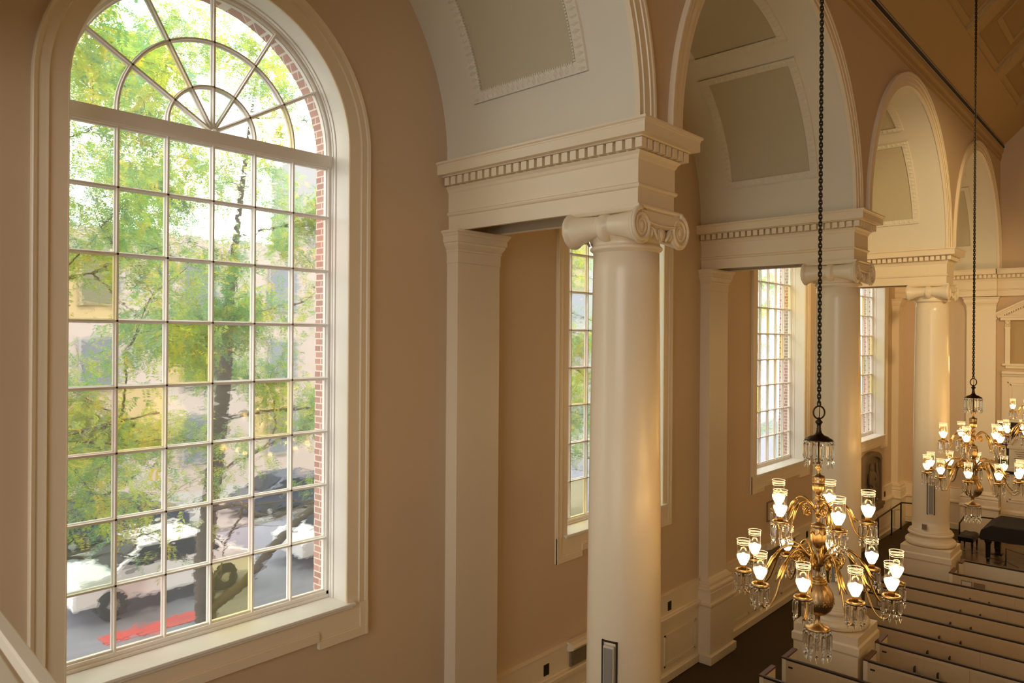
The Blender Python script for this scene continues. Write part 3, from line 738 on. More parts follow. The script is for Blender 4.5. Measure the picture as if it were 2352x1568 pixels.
# ------------------------------------------------------------------ wall furniture
def plate(y, label):
    mb = MB(); mb.box(.052, .066, y, y + .115, 1.27, 1.43); mb.box(.066, .07, y + .035, y + .08, 1.30, 1.40)
    tag(build('outlet_plate', mb, M['plate'], None, .003), label, 'outlet plate', 'dark outlet plates on the wainscot')
plate(8.09, 'small dark outlet plate on the wainscot left of the nearest column')
plate(11.57, 'small dark outlet plate on the wainscot right of the nearest column')
plate(18.18, 'small dark outlet plate just left of the chandelier urn')
plate(24.68, 'small dark outlet plate beyond the stone relief')
def grille(y, label):
    g = thing('wall_grille', label, 'air grille', (0, y, 0), 0, 'air grilles in the wainscot')
    mb = MB(); mb.box(.055, .09, 0, 1.5, 1.22, 1.47)
    for k in range(14): mb.box(.09, .098, .02, 1.48, 1.235 + .0165 * k, 1.242 + .0165 * k)
    build('grille', mb, M['stone'], g)
    mb = MB(); mb.loft([[(x, -.05, z), (x, 1.55, z)] for x, z in ((.05, 1.47), (.10, 1.47), (.17, 1.50), (.19, 1.54), (.17, 1.58), (.10, 1.60), (.05, 1.60))], False)
    mb.add([(x, -.05, z) for x, z in ((.05, 1.47), (.10, 1.47), (.17, 1.50), (.19, 1.54), (.17, 1.58), (.10, 1.60), (.05, 1.60))], [tuple(range(7))])
    mb.add([(x, 1.55, z) for x, z in ((.05, 1.47), (.10, 1.47), (.17, 1.50), (.19, 1.54), (.17, 1.58), (.10, 1.60), (.05, 1.60))], [tuple(range(7))])
    build('hood', mb, M['trim'], g)
grille(8.69, 'hooded air grille on the wainscot beside the nearest column')
grille(15.9, 'hooded air grille on the wainscot behind the chandelier lamps')
f = thing('wall_frame', 'flat rectangular frame on the tan wall behind the chandelier lamps', 'frame', (0, 15.94, 0))
mb = MB()
for q in ((0, 1.1, 2.06, 2.09), (0, 1.1, 2.48, 2.51), (0, .035, 2.09, 2.48), (1.065, 1.1, 2.09, 2.48)): mb.box(0, .03, q[0], q[1], q[2], q[3])
build('frame', mb, M['stone'], f, .004)
mb = MB(); mb.box(0, .012, .035, 1.065, 2.09, 2.48); build('panel', mb, M['tan'], f)

# arched stone relief
rl = thing('stone_relief', 'grey arched stone relief of a draped figure on the aisle wall', 'relief', (0, 23.3, 0))
def seg_arch(hw, z0, zs, rise, n=14):
    return [(-hw, z0), (hw, z0)] + [(hw * math.cos(PI * i / n), zs + rise * math.sin(PI * i / n)) for i in range(n + 1)]
mb = MB(); mb.prism(seg_arch(.80, 1.22, 2.50, .25), 'X', .0, .05); build('slab', mb, M['stone'], rl)
mb = MB(); o_ = seg_arch(.88, 1.2, 2.55, .28); i_ = seg_arch(.76, 1.3, 2.46, .22)
mb.loft([[(0, *p) for p in o_], [(.13, *p) for p in o_], [(.13, *p) for p in i_], [(.05, *p) for p in i_]], True)
mb.box(0, .2, -.95, .95, 1.14, 1.24); mb.box(0, .17, -.9, .9, 1.04, 1.14); build('frame', mb, M['stone'], rl)
mb = MB(); mb.ball((.09, -.05, 2.36), .07, .10, .13, 12, 8); mb.ball((.08, -.02, 2.02), .08, .24, .32, 12, 8); mb.ball((.07, .05, 1.6), .08, .30, .36, 12, 8)
mb.tube([(.1, .12, 2.2), (.13, .3, 2.0), (.13, .22, 1.8)], [.06, .05, .04], 8); mb.tube([(.1, -.2, 2.2), (.13, -.34, 1.95), (.14, -.12, 1.82)], [.06, .05, .04], 8)
for k in range(7): mb.tube([(.12, -.2 + .07 * k, 1.95), (.13, -.26 + .09 * k, 1.6), (.12, -.28 + .1 * k, 1.32)], .022, 6)
mb.tube([(.08, .45, 2.45), (.1, .5, 2.0), (.09, .42, 1.4)], [.03, .06, .08], 8)
build('figure', mb, M['stone'], rl)

# tall narrow speakers set in the columns
def speaker(yc, label, z0=2.05):
    nrm = Vector((.22, -.975, 0)).normalized(); sd = Vector((-nrm.y, nrm.x, 0)); r = .383
    s_ = thing('column_speaker', label, 'speaker', (XC, yc, z0), 0, 'tall speakers set in the columns')
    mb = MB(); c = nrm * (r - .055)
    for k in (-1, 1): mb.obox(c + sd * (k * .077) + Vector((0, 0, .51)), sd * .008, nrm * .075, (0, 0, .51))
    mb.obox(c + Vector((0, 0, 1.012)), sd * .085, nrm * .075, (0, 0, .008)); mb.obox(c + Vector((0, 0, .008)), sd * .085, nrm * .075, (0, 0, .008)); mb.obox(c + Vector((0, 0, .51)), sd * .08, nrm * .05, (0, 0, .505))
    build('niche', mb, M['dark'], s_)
    mb = MB(); mb.obox(nrm * (r + .0) + Vector((0, 0, .49)), sd * .058, nrm * .05, (0, 0, .485)); build('cabinet', mb, M['cream_metal'], s_, .006)
    mb = MB(); mb.obox(nrm * (r + .052) + Vector((0, 0, .49)), sd * .047, nrm * .004, (0, 0, .465)); build('grille', mb, M['grey'], s_)
speaker(YC[0], 'tall grey speaker recessed in the nearest column')
speaker(YC[1], 'tall grey speaker in the second column, behind the chandelier')
speaker(YC[2], 'tall grey speaker recessed in the third column')
nrm = Vector((-.10, -.995, 0)).normalized(); sd = Vector((-nrm.y, nrm.x, 0))
mb = MB(); cc = Vector((XC, YC[2], 1.74)) + nrm * .40; mb.obox(cc, sd * .05, nrm * .03, (0, 0, .062)); mb.obox(cc + nrm * .032 + Vector((0, 0, .01)), sd * .028, nrm * .004, (0, 0, .03))
tag(build('control_box', mb, M['stone'], None, .004), 'small square control box low on the third column', 'control box')

# handrails
def rail(pts, posts, label, r=.022):
    h = thing('handrail', label, 'handrail', (0, 0, 0), 0, 'dark metal handrails by the platform')
    mb = MB(); mb.tube(pts, r, 8); build('rail', mb, M['bronze'], h)
    for x, y, z0, z1 in posts:
        mb = MB(); mb.box(x - .018, x + .018, y - .018, y + .018, z0, z1); build('post', mb, M['bronze'], h)
rail([(.47, 21.9, .92), (.47, 22.6, 1.05), (.49, 23.9, 1.1), (.50, 24.85, 1.13), (.72, 24.95, 1.13), (1.3, 25.0, 1.13)], [(.47, 22.6, .3, 1.04), (.49, 23.87, .3, 1.09), (.50, 24.83, .3, 1.12), (1.28, 25, .3, 1.12)], 'dark handrail with posts along the aisle ramp by the stone relief')
rail([(2.12, 24.6, .30), (2.12, 24.6, .82), (2.22, 24.75, 1.02), (2.28, 24.8, 1.04), (3.1, 24.95, 1.04)], [(3.08, 24.95, .3, 1.03)], 'dark handrail bent down behind the piano bench')

# gallery rail near the camera
g = thing('gallery_rail', 'blurred cream painted gallery rail in the lower left corner', 'railing', (4.595, .620, 0), R(-2.3))
mb = MB(); x0, x1 = -1.65, 6.0; zt = 5.244
def rail_bar(mb, zt, d, h): mb.loft([[(x0, y, z), (x1, y, z)] for y, z in ((0, zt - .006), (-.006, zt), (-d + .006, zt), (-d, zt - .006), (-d, zt - h), (0, zt - h), (0, zt - .006))], False)
rail_bar(mb, zt, .044, .045); build('top_rail', mb, M['pewend'], g)
mb = MB(); rail_bar(mb, zt - .15, .05, .035); mb.box(x0, x1, -.04, -.01, 4.45, zt - .185); build('lower_rail', mb, M['pewend'], g)
for k in range(5):
    mb = MB(); mb.box(-1.6 + 1.6 * k, -1.57 + 1.6 * k, -.03, -.005, zt - .14, zt - .03); build('post', mb, M['pewend'], g)

# ------------------------------------------------------------------ pews
PEWS = [(11.0, 2.02), (11.88, 2.02), (12.72, 3.03), (13.60, 2.965), (14.44, 2.02), (15.31, 2.02), (16.19, 2.02), (17.09, 2.02), (17.99, 2.02), (18.80, 3.03)]
PL = ['cream box pew with dark cap rail, cut off at the bottom edge', 'cream pew with a red-brown end cap, in front of the second column pedestal', 'cream pew whose end cap abuts the right of the second column pedestal',
      'cream pew just beyond the second column pedestal with a dark book rack', 'fifth cream pew row from the bottom edge of the view', 'sixth cream pew row from the bottom edge of the view', 'fourth cream pew row back from the third column pedestal',
      'third cream pew row back from the third column pedestal', 'cream pew directly in front of the third column pedestal', 'cream pew right of the third column pedestal with two small framed cards']
def pew(x0, y, label, cards):
    p = thing('pew', label, 'pew', (x0, y, 0), 0, 'rows of cream pews facing the chancel'); L_ = 6.4 - x0
    mb = MB(); mb.box(.07, L_, -.02, .015, .05, .915)
    xs = [.09 + .55 + 1.46 * k for k in range(int(L_ / 1.46) + 1)]
    off = 2.02 + .6 - x0
    for k in range(-1, 5):
        x = off + 1.0 * k
        if .1 < x < L_ - .3:
            mb.box(x, x + .012, -.024, -.02, .1, .88)
            mb.box(x + .10, x + .112, -.024, -.02, .1, .88)
    mb.box(.07, L_, -.026, -.02, .86, .915)
    for x in (4.32 - x0 + .0,):
        if 0 < x < L_: mb.box(x, x + .05, -.034, -.02, .05, .915)
    build('back', mb, M['pew'], p)
    mb = MB(); mb.box(.07, L_, -.032, .028, .915, .95); build('cap_rail', mb, M['woodd'], p, .008)
    for xe in (0, L_):
        mb = MB(); mb.box(xe, xe + .07, -.02, .44, 0, .925); e = build('end_panel', mb, M['pewend'], p, .004)
        mb = MB(); mb.box(xe - .008, xe + .078, -.032, .455, .925, .955); build('end_cap', mb, M['wood'], e, .008)
    mb = MB(); mb.box(.07, L_, .015, .44, .42, .46); build('seat', mb, M['pew'], p)
    mb = MB()
    rx = 3.58 - x0
    mb.box(rx, rx + .36, -.11, -.095, .60, .625); mb.box(rx, rx + .018, -.11, -.02, .60, .72); mb.box(rx + .342, rx + .36, -.11, -.02, .60, .72); mb.box(rx, rx + .36, -.11, -.02, .585, .60)
    build('book_rack', mb, M['woodd'], p)
    if cards:
        for k, m_ in ((0, M['marble']), (1, M['stone'])):
            mb = MB(); mb.box(.24 + .24 * k, .45 + .24 * k, -.036, -.02, .70, .83); c = build('card_frame', mb, M['stone'], p)
            mb = MB(); mb.box(.255 + .24 * k, .435 + .24 * k, -.038, -.034, .715, .815); build('card', mb, m_, c)
    else:
        mb = MB(); mb.box(.11, .18, -.03, -.02, .80, .825); build('number_plate', mb, M['plate'], p)
for i, (y, x) in enumerate(PEWS): pew(x, y, PL[i], i in (6, 9))
ps = thing('pew_screen', 'low cream front screen with dark top rail before the chancel platform', 'pew screen', (3.03, 20.08, 0))
mb = MB(); mb.box(.07, 3.4, -.02, .02, 0, .915); build('panel', mb, M['pewend'], ps)
mb = MB(); mb.box(.07, 3.4, -.035, .035, .915, .95); build('cap_rail', mb, M['woodd'], ps, .008)
mb = MB(); mb.box(0, .07, -.3, .06, 0, .925); e = build('end_panel', mb, M['pewend'], ps, .004)
mb = MB(); mb.box(-.008, .078, -.31, .07, .925, .955); build('end_cap', mb, M['wood'], e, .008)

# ------------------------------------------------------------------ piano and bench
pn = thing('grand_piano', 'black grand piano under a dark cover on the platform', 'piano', (2.95, 23.5, .3))
# plan: keyboard edge at x=0, tail at x=+1.9
def plan(gr):
    pts = [(0 - gr, -.74 - gr), (.62, -.76 - gr), (1.1, -.70 - gr), (1.5, -.48 - gr), (1.85, -.2 - gr), (2.05 + gr, .15), (1.95 + gr, .52), (1.6, .72 + gr), (.6, .76 + gr), (0 - gr, .76 + gr)]
    return pts
mb = MB(); mb.prism([(x + .3 if x < .1 else x, y) for x, y in plan(0)], 'Z', .60, .97); mb.box(0, .35, -.74, .76, .58, .74); build('case', mb, M['pianoblack'], pn)
mb = MB(); pl_ = plan(.02)
loops = [[(x, y, .62 + .02 * math.sin(5 * i)) for i, (x, y) in enumerate(plan(.035))], [(x + (.05 if x < .1 else 0), y, .84) for x, y in plan(.03)], [(x + (.26 if x < .1 else 0), y, .985) for x, y in plan(.02)], [(x + (.28 if x < .1 else -.02), y * .97, 1.0) for x, y in plan(0)]]
mb.loft(loops, True, True); build('cover', mb, M['pianocover'], pn)
for x, y in ((.16, -.62), (.16, .62), (1.72, .28)):
    mb = MB(); mb.lathe([(.085, .60), (.085, .52), (.06, .46), (.055, .12), (.065, .09), (.04, .08), (.04, .0)], (x, y, 0), 8, 'Z', False); mb.prism([(-.2, .6), (.08, .6), (.08, .44), (.0, .5), (-.1, .57)], 'X', x - .05, x + .05) if False else None
    build('leg', mb, M['pianoblack'], pn)
mb = MB(); mb.box(.30, .34, -.06, -.04, .12, .60); mb.box(.30, .34, .04, .06, .12, .60); mb.box(.24, .4, -.12, .12, .07, .13)
for k in (-1, 0, 1): mb.box(.12, .26, k * .07 - .018, k * .07 + .018, .06, .075)
build('pedal_lyre', mb, M['pianoblack'], pn)
ms = thing('microphone_stand', 'low black boom stand on the floor under the piano', 'stand', (3.55, 22.6, .3))
mb = MB(); mb.tube([(0, 0, .03), (0, 0, .5)], .012, 8); build('pole', mb, M['black'], ms)
for a in (0.4, 2.5, 4.6):
    mb = MB(); mb.tube([(0, 0, .16), (.28 * math.cos(a), .28 * math.sin(a), .012)], .009, 6); build('leg', mb, M['black'], ms)
mb = MB(); mb.tube([(0, 0, .48), (.5, .1, .36)], .008, 6); build('boom', mb, M['black'], ms)
mb = MB(); mb.tube([(3.4, 22.5, .308), (3.25, 22.35, .308), (3.35, 22.15, .308), (3.6, 22.2, .308), (3.9, 22.05, .308), (4.3, 22.3, .308)], .008, 6)
tag(build('cable', mb, M['black']), 'thin black cable looping on the platform by the piano leg', 'cable')
bn = thing('piano_bench', 'black tufted piano bench left of the piano', 'bench', (2.50, 23.75, .3))
mb = MB(); nx_, ny_ = 10, 16; loops = []
for i in range(nx_ + 1):
    l = []
    for j in range(ny_ + 1):
        u, v = i / nx_, j / ny_; edge = min(1, min(u, 1 - u, v, 1 - v) * 6) ** .5
        dim = .012 * math.cos(u * 2 * PI * 2) * math.cos(v * 2 * PI * 3)
        l.append((-.19 + .38 * u, -.37 + .74 * v, .42 + .06 * edge + dim * edge))
    loops.append(l)
mb.loft(loops, False, False, True); mb.box(-.19, .19, -.37, .37, .40, .422); build('cushion', mb, M['leather'], bn)
mb = MB(); mb.box(-.185, .185, -.36, .36, .30, .40); build('apron', mb, M['pianoblack'], bn, .004)
for x in (-.15, .15):
    for y in (-.32, .32):
        mb = MB(); mb.lathe([(.028, .30), (.028, .2), (.022, .19), (.03, .17), (.022, .15), (.016, .03), (.022, .02), (.022, 0)], (x, y, 0), 8); build('leg', mb, M['pianoblack'], bn)

# ------------------------------------------------------------------ chandeliers
def prism_mesh():
    mb = MB()
    mb.ball((0, 0, -.012), .010, seg=6, rings=4); mb.lathe([(.003, -.022), (.0125, -.032), (.0125, -.120), (.003, -.132)], seg=6, smooth=False)
    mb.ball((0, 0, -.137), .007, seg=6, rings=4); mb.lathe([(.003, -.142), (.0115, -.16), (.001, -.195)], seg=6, smooth=False)
    return mb
def chandelier(label, loc, ph_low, ph_up, ztop):
    c = thing('chandelier', label, 'chandelier', loc, 0, 'brass chandeliers hung along the nave')
    z = loc[2]
    # chain
    mb = MB(); zz = 5.595; k = 0; rnd = random.Random(3)
    while zz < ztop:
        ax = 'X' if k % 2 else 'Y'
        pts = []
        for i in range(12):
            a = 2 * PI * i / 12; q = (.0125 * math.cos(a), .0165 * math.sin(a)); q = (q[0], q[1] + (.0075 if q[1] > 0 else -.0075))
            tw = .6
            pts.append(((q[0] * math.cos(tw) if ax == 'Y' else -q[0] * math.sin(tw)), (q[0] * math.sin(tw) if ax == 'Y' else q[0] * math.cos(tw)), zz + .018 + q[1] - z))
        mb.tube(pts, 0.0062, 6, True); zz += .0318; k += 1
    ch = build('chain', mb, M['chain'], c)
    mb = MB(); rv = Vector((r2.x, r2.y, 0)).normalized()
    mb.tube([tuple(rv * (.05 * math.cos(2 * PI * i / 24)) + Vector((0, 0, 5.535 - z + .056 * math.sin(2 * PI * i / 24)))) for i in range(24)], .0075, 8, True); mb.tube([(.006, 0, 5.62 - z), (.004, .004, 5.55 - z), (0, 0, 5.48 - z)], .004, 6)
    build('ring', mb, M['bronze'], c)
    mb = MB(); mb.lathe([(.008, 5.492), (.014, 5.485), (.016, 5.47), (.031, 5.455), (.031, 5.447), (.018, 5.43), (.017, 5.40), (.021, 5.395), (.018, 5.388), (.026, 5.355), (.045, 5.335), (.075, 5.325), (.095, 5.31), (.118, 5.298), (.12, 5.29), (.10, 5.292), (.02, 5.31)], (0, 0, -z), 28); build('canopy', mb, M['bronze'], c)
    mb = MB()
    mb.lathe([(.008, 5.31), (.008, 5.10), (.034, 5.09), (.038, 5.075), (.03, 5.045), (.016, 5.03), (.018, 5.02), (.014, 5.01), (.022, 4.985), (.05, 4.975), (.057, 4.968), (.055, 4.955), (.053, 4.925), (.056, 4.92), (.052, 4.915)], (0, 0, -z), 24); build('stem', mb, M['brass'], c)
    fl = lambda n, amp: (lambda a, zz_: amp * abs(math.sin(a * n / 2)))
    mb = MB(); mb.lathe([(.05, 4.918), (.05, 4.88), (.046, 4.85), (.034, 4.825), (.02, 4.81), (.016, 4.80), (.03, 4.79), (.03, 4.782), (.02, 4.775), (.042, 4.765), (.042, 4.758), (.022, 4.75), (.026, 4.70), (.036, 4.69), (.04, 4.66), (.034, 4.63), (.022, 4.62), (.02, 4.575), (.03, 4.56), (.058, 4.548), (.062, 4.535), (.058, 4.525)], (0, 0, -z), 32, flute=lambda a, q: .06 * math.cos(a * 10) if q > 4.83 else 0); build('upper_urn', mb, M['brass'], c)
    mb = MB(); mb.lathe([(.058, 4.526), (.06, 4.50), (.062, 4.46), (.058, 4.41), (.046, 4.37), (.026, 4.345), (.02, 4.335), (.024, 4.325), (.018, 4.31), (.02, 4.26), (.04, 4.245), (.05, 4.22), (.05, 4.19), (.036, 4.175), (.022, 4.165), (.022, 4.09), (.04, 4.08), (.052, 4.07)], (0, 0, -z), 40, flute=lambda a, q: .07 * math.cos(a * 12) if 4.35 < q < 4.52 else 0)
    for k in range(6):
        a0 = k * PI / 3; mb.tube([(.064 * math.cos(a0 + PI / 3 * i / 6), .064 * math.sin(a0 + PI / 3 * i / 6), 4.49 - z - .03 * math.sin(PI * i / 6)) for i in range(7)], .004, 5)
    build('middle_urn', mb, M['brass'], c)
    mb = MB(); mb.lathe([(.05, 4.072), (.06, 4.055), (.072, 4.035), (.10, 3.995), (.125, 3.94), (.134, 3.885), (.128, 3.84), (.11, 3.80), (.075, 3.765), (.03, 3.745), (.022, 3.735), (.022, 3.70), (.028, 3.68), (.05, 3.655), (.095, 3.645), (.108, 3.632), (.108, 3.622), (.02, 3.63)], (0, 0, -z), 48, flute=lambda a, q: .03 * math.cos(a * 14) if 3.91 < q < 4.03 else 0); build('globe', mb, M['brass'], c)
    mb = MB()
    for zz in (3.90, 3.862): 
        for k in range(28): mb.ball((.136 * math.cos(2 * PI * k / 28), .136 * math.sin(2 * PI * k / 28), zz - z), .005, seg=5, rings=4)
    for k in range(8):
        a = 2 * PI * k / 8
        for s_ in (-1, 1): mb.tube([(.137 * math.cos(a + s_ * t), .137 * math.sin(a + s_ * t), 3.881 - z + t * .10) for t in (-.1, 0, .1)], .004, 5)
    build('gilt_beading', mb, M['gold'], c)
    mb = MB(); mb.lathe([(.054, 4.072), (.07, 4.066), (.072, 4.054), (.066, 4.046), (.076, 4.042), (.078, 4.03), (.07, 4.024)], (0, 0, -z), 36, flute=lambda a, q: .05 * math.cos(a * 18)); build('gilt_collar', mb, M['gold'], c)
    pm = [None]
    def pr(parent, x, y, zz, sc=1.0):
        if pm[0] is None:
            o = build('prism', prism_mesh(), M['crystal'], parent); pm[0] = o
        else:
            o = pm[0].copy(); COL.objects.link(o); o.parent = parent
        o.location = (x, y, zz); o.scale = (sc, sc, sc); o.rotation_euler = (0, 0, math.atan2(y, x)); return o
    for k in range(12):
        a = 2 * PI * k / 12; pr(c, .117 * math.cos(a), .117 * math.sin(a), 5.292 - z, 1.25); pr(c, .104 * math.cos(a + .3), .104 * math.sin(a + .3), 3.625 - z, 1.42)
    # arms, built once per tier in the plane y=0 and turned
    def arm_parts(R_, zp, path, scroll_c, scroll_r):
        mb = MB(); n = 40
        pts = [Vector((p[0], 0, p[1] - z)) for p in path]; sm = []
        for i in range(len(pts) - 1):                       # Catmull-Rom through the bends
            p0, p1, p2, p3 = pts[max(i - 1, 0)], pts[i], pts[i + 1], pts[min(i + 2, len(pts) - 1)]
            for q in range(6):
                t = q / 6; sm.append(.5 * ((2 * p1) + (-p0 + p2) * t + (2 * p0 - 5 * p1 + 4 * p2 - p3) * t * t + (-p0 + 3 * p1 - 3 * p2 + p3) * t ** 3))
        sm.append(pts[-1]); n = len(sm)
        mb.tube(sm, [.0115 - .004 * i / n for i in range(n)], 8)
        # scroll and leaves
        sp = []
        for i in range(26):
            t = i / 25; a = R(80) - t * 2 * PI * 1.6; rr = scroll_r * (1 - .8 * t); sp.append((scroll_c[0] + rr * math.cos(a), 0, scroll_c[1] - z + rr * math.sin(a)))
        mb.tube(sp, [.009 - .004 * i / 26 for i in range(26)], 6)
        for i in range(4):
            a = R(90 * i + 30); mb.tube([(scroll_c[0], 0, scroll_c[1] - z), (scroll_c[0] + .6 * scroll_r * math.cos(a), .012, scroll_c[1] - z + .6 * scroll_r * math.sin(a)), (scroll_c[0] + .9 * scroll_r * math.cos(a + .5), 0, scroll_c[1] - z + .9 * scroll_r * math.sin(a + .5))], [.009, .010, .003], 6)
        j = int(n * .40)
        for s_, d in ((1, .5), (-1, .5), (0, 1)):
            b0 = sm[j]; t_ = (sm[j + 3] - sm[j]).normalized(); nn = Vector((0, 1, 0)).cross(t_)
            mb.tube([tuple(sm[j - 5]), tuple(b0 - nn * .014 * d + Vector((0, s_ * .012, 0))), tuple(sm[j + 4] - nn * .022 * d + Vector((0, s_ * .02, 0))), tuple(sm[j + 7] - nn * .05 * d + Vector((0, s_ * .032, 0)))], [.010, .014, .010, .003], 6)
        # socket under the shade
        mb.lathe([(.008, -.06), (.012, -.05), (.02, -.012), (.03, -.004), (.03, .004), (.022, .006), (.026, .012), (.024, .05), (.027, .055), (.02, .056)], (R_, 0, zp - z), 14)
        pan = MB(); pan.torus((R_, 0, zp - z + .004), .063, .0125, 'Z', 24, 8); pan.lathe([(.056, .002), (.03, -.012), (.008, -.012)], (R_, 0, zp - z), 18)
        fr = MB(); fr.lathe([(.022, .05), (.029, .062), (.039, .082), (.050, .106), (.0565, .128), (.0575, .142)], (R_, 0, zp - z), 20, cap=False)
        cl = MB(); cl.lathe([(.0575, .142), (.055, .168), (.053, .20), (.0545, .25), (.058, .282)], (R_, 0, zp - z), 20, cap=False)
        ring = MB()
        for zz, rr in ((.282, .0582), (.262, .0558), (.254, .0552), (.24, .0546)): ring.torus((R_, 0, zp - z + zz), rr, .0021, 'Z', 20, 5)
        bb = MB(); bb.ball((R_, 0, zp - z + .122), .026, .026, .044, 10, 8)
        return mb, pan, fr, cl, ring, bb
    tiers = [(10, ph_low, .63, 4.08, [(.04, 4.21), (.10, 4.27), (.17, 4.325), (.245, 4.338), (.32, 4.29), (.38, 4.19), (.425, 4.07), (.47, 3.96), (.53, 3.89), (.585, 3.885), (.62, 3.93), (.63, 4.00), (.63, 4.05)], (.17, 4.235), .052),
             (5, ph_up, .40, 4.59, [(.03, 4.665), (.08, 4.725), (.14, 4.762), (.20, 4.745), (.245, 4.68), (.27, 4.60), (.30, 4.51), (.345, 4.462), (.385, 4.475), (.40, 4.52), (.40, 4.56)], (.115, 4.665), .042)]
    for n, ph, R_, zp, path, scc, scr in tiers:
        first = None
        for k in range(n):
            a = ph + 2 * PI * k / n
            if first is None:
                mb, pan, fr, cl, ring, bb = arm_parts(R_, zp, path, scc, scr)
                arm = build('arm', mb, M['gold'], c); build('drip_pan', pan, M['brass'], arm); build('frosted_bowl', fr, M['frost'], arm); s_ = build('glass_shade', cl, M['shade'], arm)
                build('etched_ring', ring, M['etch'], arm); build('bulb', bb, M['bulb'], arm)
                for q in range(8):
                    aa = 2 * PI * q / 8 + .2; o = pr(arm, 0, 0, 0); o.location = (R_ + .068 * math.cos(aa), .068 * math.sin(aa), zp - z - .004); o.rotation_euler = (0, 0, aa)
                lamp('lamp_light', (R_, 0, zp - z + .155), LAMP_W, WARM, .03, arm)
                first = arm
            else: arm = copy_tree(first, c)
            arm.rotation_euler = (0, 0, a)
    return c
c1 = chandelier('largest, nearest brass and crystal chandelier hanging before the second column', (4.465, 6.58, 3.45), R(27.5), R(24), 13.6)
c2 = chandelier('middle brass chandelier hanging above the piano bench, left of the farthest one', (4.465, 13.19, 3.45), R(22.9), R(51.6), 13.6)
c3 = chandelier('farthest brass chandelier, cut off by the right edge', (4.465, 19.80, 3.45), R(10), R(40), 13.6)

# ------------------------------------------------------------------ outside: street, cars, facade, trees
GZ = -.6
mb = MB(); mb.box(-60, -.62, -30, 60, GZ - .2, GZ); struct('floor_street', mb, M['asphalt'], 'grey asphalt street seen through the lower panes', 'street')
mb = MB(); mb.box(-10.6, -.62, -30, 60, GZ, GZ + .14); struct('floor_pavement', mb, M['asphalt'], 'grey pavement beside the church under the street tree', 'pavement')
mb = MB(); mb.box(-24, -17.5, -30, 60, GZ, GZ + .15); struct('floor_pavement_far', mb, M['walk'], 'pale pavement on the far side of the street', 'pavement')
mb = MB(); mb.box(-10.62, -10.02, 5.6, 7.75, GZ, GZ + .155); struct('trim_41', mb, M['redpaint'], 'red painted kerb seen in the bottom panes', 'kerb')
fb = thing('building', 'pinkish stucco house front across the street', 'building', (-24, 4, GZ), 0)
mb = MB(); mb.box(-3, 0, -26, 16, 0, 11); build('wall', mb, M['facade'], fb)
for i in range(10):
    for j in range(3):
        mb = MB(); y = -22 + 3.9 * i; zz = 1.4 + 3.3 * j; mb.box(0, .12, y - .1, y + 1.4, zz - .1, zz + 2.0); w_ = build('window', mb, M['walk'], fb)
        mb = MB(); mb.box(.1, .14, y, y + 1.3, zz, zz + 1.9); build('glass', mb, M['facwin'], w_)
fb = thing('building', 'grey taller building further along the street', 'building', (-24, 34, GZ), 0)
mb = MB(); mb.box(-6, .5, -13.5, 30, 0, 16); build('wall', mb, M['facade2'], fb)
for i in range(9):
    for j in range(4):
        mb = MB(); y = -12 + 4.2 * i; zz = 1.4 + 3.4 * j; mb.box(.5, .62, y, y + 1.8, zz, zz + 2.1); build('window', mb, M['facwin'], fb)

def car(label, loc, rz, paint, van=False):
    c = thing('car', label, 'car', loc, rz, 'cars parked along the street'); hl = 2.25; 
    prof = [(-hl, .35), (-hl, .75), (-hl + .15, .92), (-1.35, 1.0), (-.75, 1.48), (.75, 1.50), (1.45, 1.02), (hl - .25, .88), (hl, .62), (hl, .35)] if not van else [(-hl, .4), (-hl, 1.9), (-hl + .1, 2.0), (1.2, 2.0), (1.65, 1.15), (hl - .1, 1.0), (hl, .7), (hl, .4)]
    mb = MB(); mb.prism(prof, 'X', -.88, .88); b = build('body', mb, paint, c, .08)
    mb = MB()
    if not van:
        for s_ in (-1, 1): mb.prism([(-1.2, 1.03), (-.7, 1.42), (.7, 1.43), (1.25, 1.05)], 'X', s_ * .885 - .006, s_ * .885 + .006)
        mb.prism([(.80, 1.48), (1.46, 1.04), (1.48, 1.06), (.82, 1.50)], 'X', -.75, .75); mb.prism([(-.82, 1.46), (-1.36, 1.02), (-1.39, 1.04), (-.84, 1.49)], 'X', -.75, .75)
    else:
        for s_ in (-1, 1): mb.prism([(.3, 1.2), (.3, 1.75), (1.1, 1.75), (1.45, 1.2)], 'X', s_ * .885 - .006, s_ * .885 + .006)
        mb.prism([(1.22, 1.98), (1.66, 1.17), (1.69, 1.18), (1.25, 2.0)], 'X', -.78, .78)
    build('glass', mb, M['carglass'], c)
    for y in (-1.4, 1.35):
        for s_ in (-1, 1):
            mb = MB(); mb.lathe([(.2, -.11), (.33, -.11), (.35, -.06), (.35, .06), (.33, .11), (.2, .11)], (s_ * .80, y, .35), 20, 'X'); w_ = build('wheel', mb, M['tyre'], c)
            mb = MB(); mb.lathe([(.03, -.1), (.19, -.08), (.19, .08), (.03, .1)], (s_ * .82, y, .35), 14, 'X'); build('hub', mb, M['walk'], w_)
    return c
c_ = car('white car parked at the near kerb, seen in the bottom left panes', (-12.6, 7.7, GZ), 0, M['carwhite']); c_.scale = (1, 1, 1.14)
car('white car parked farther along the near kerb', (-12.6, 13.6, GZ), 0, M['carwhite'])
car('dark blue car on the far side of the street', (-18.6, 15.0, GZ), PI, M['cardark'])
car('dark car on the far side of the street behind the near white car', (-18.8, 8.6, GZ), PI, M['cardark'])

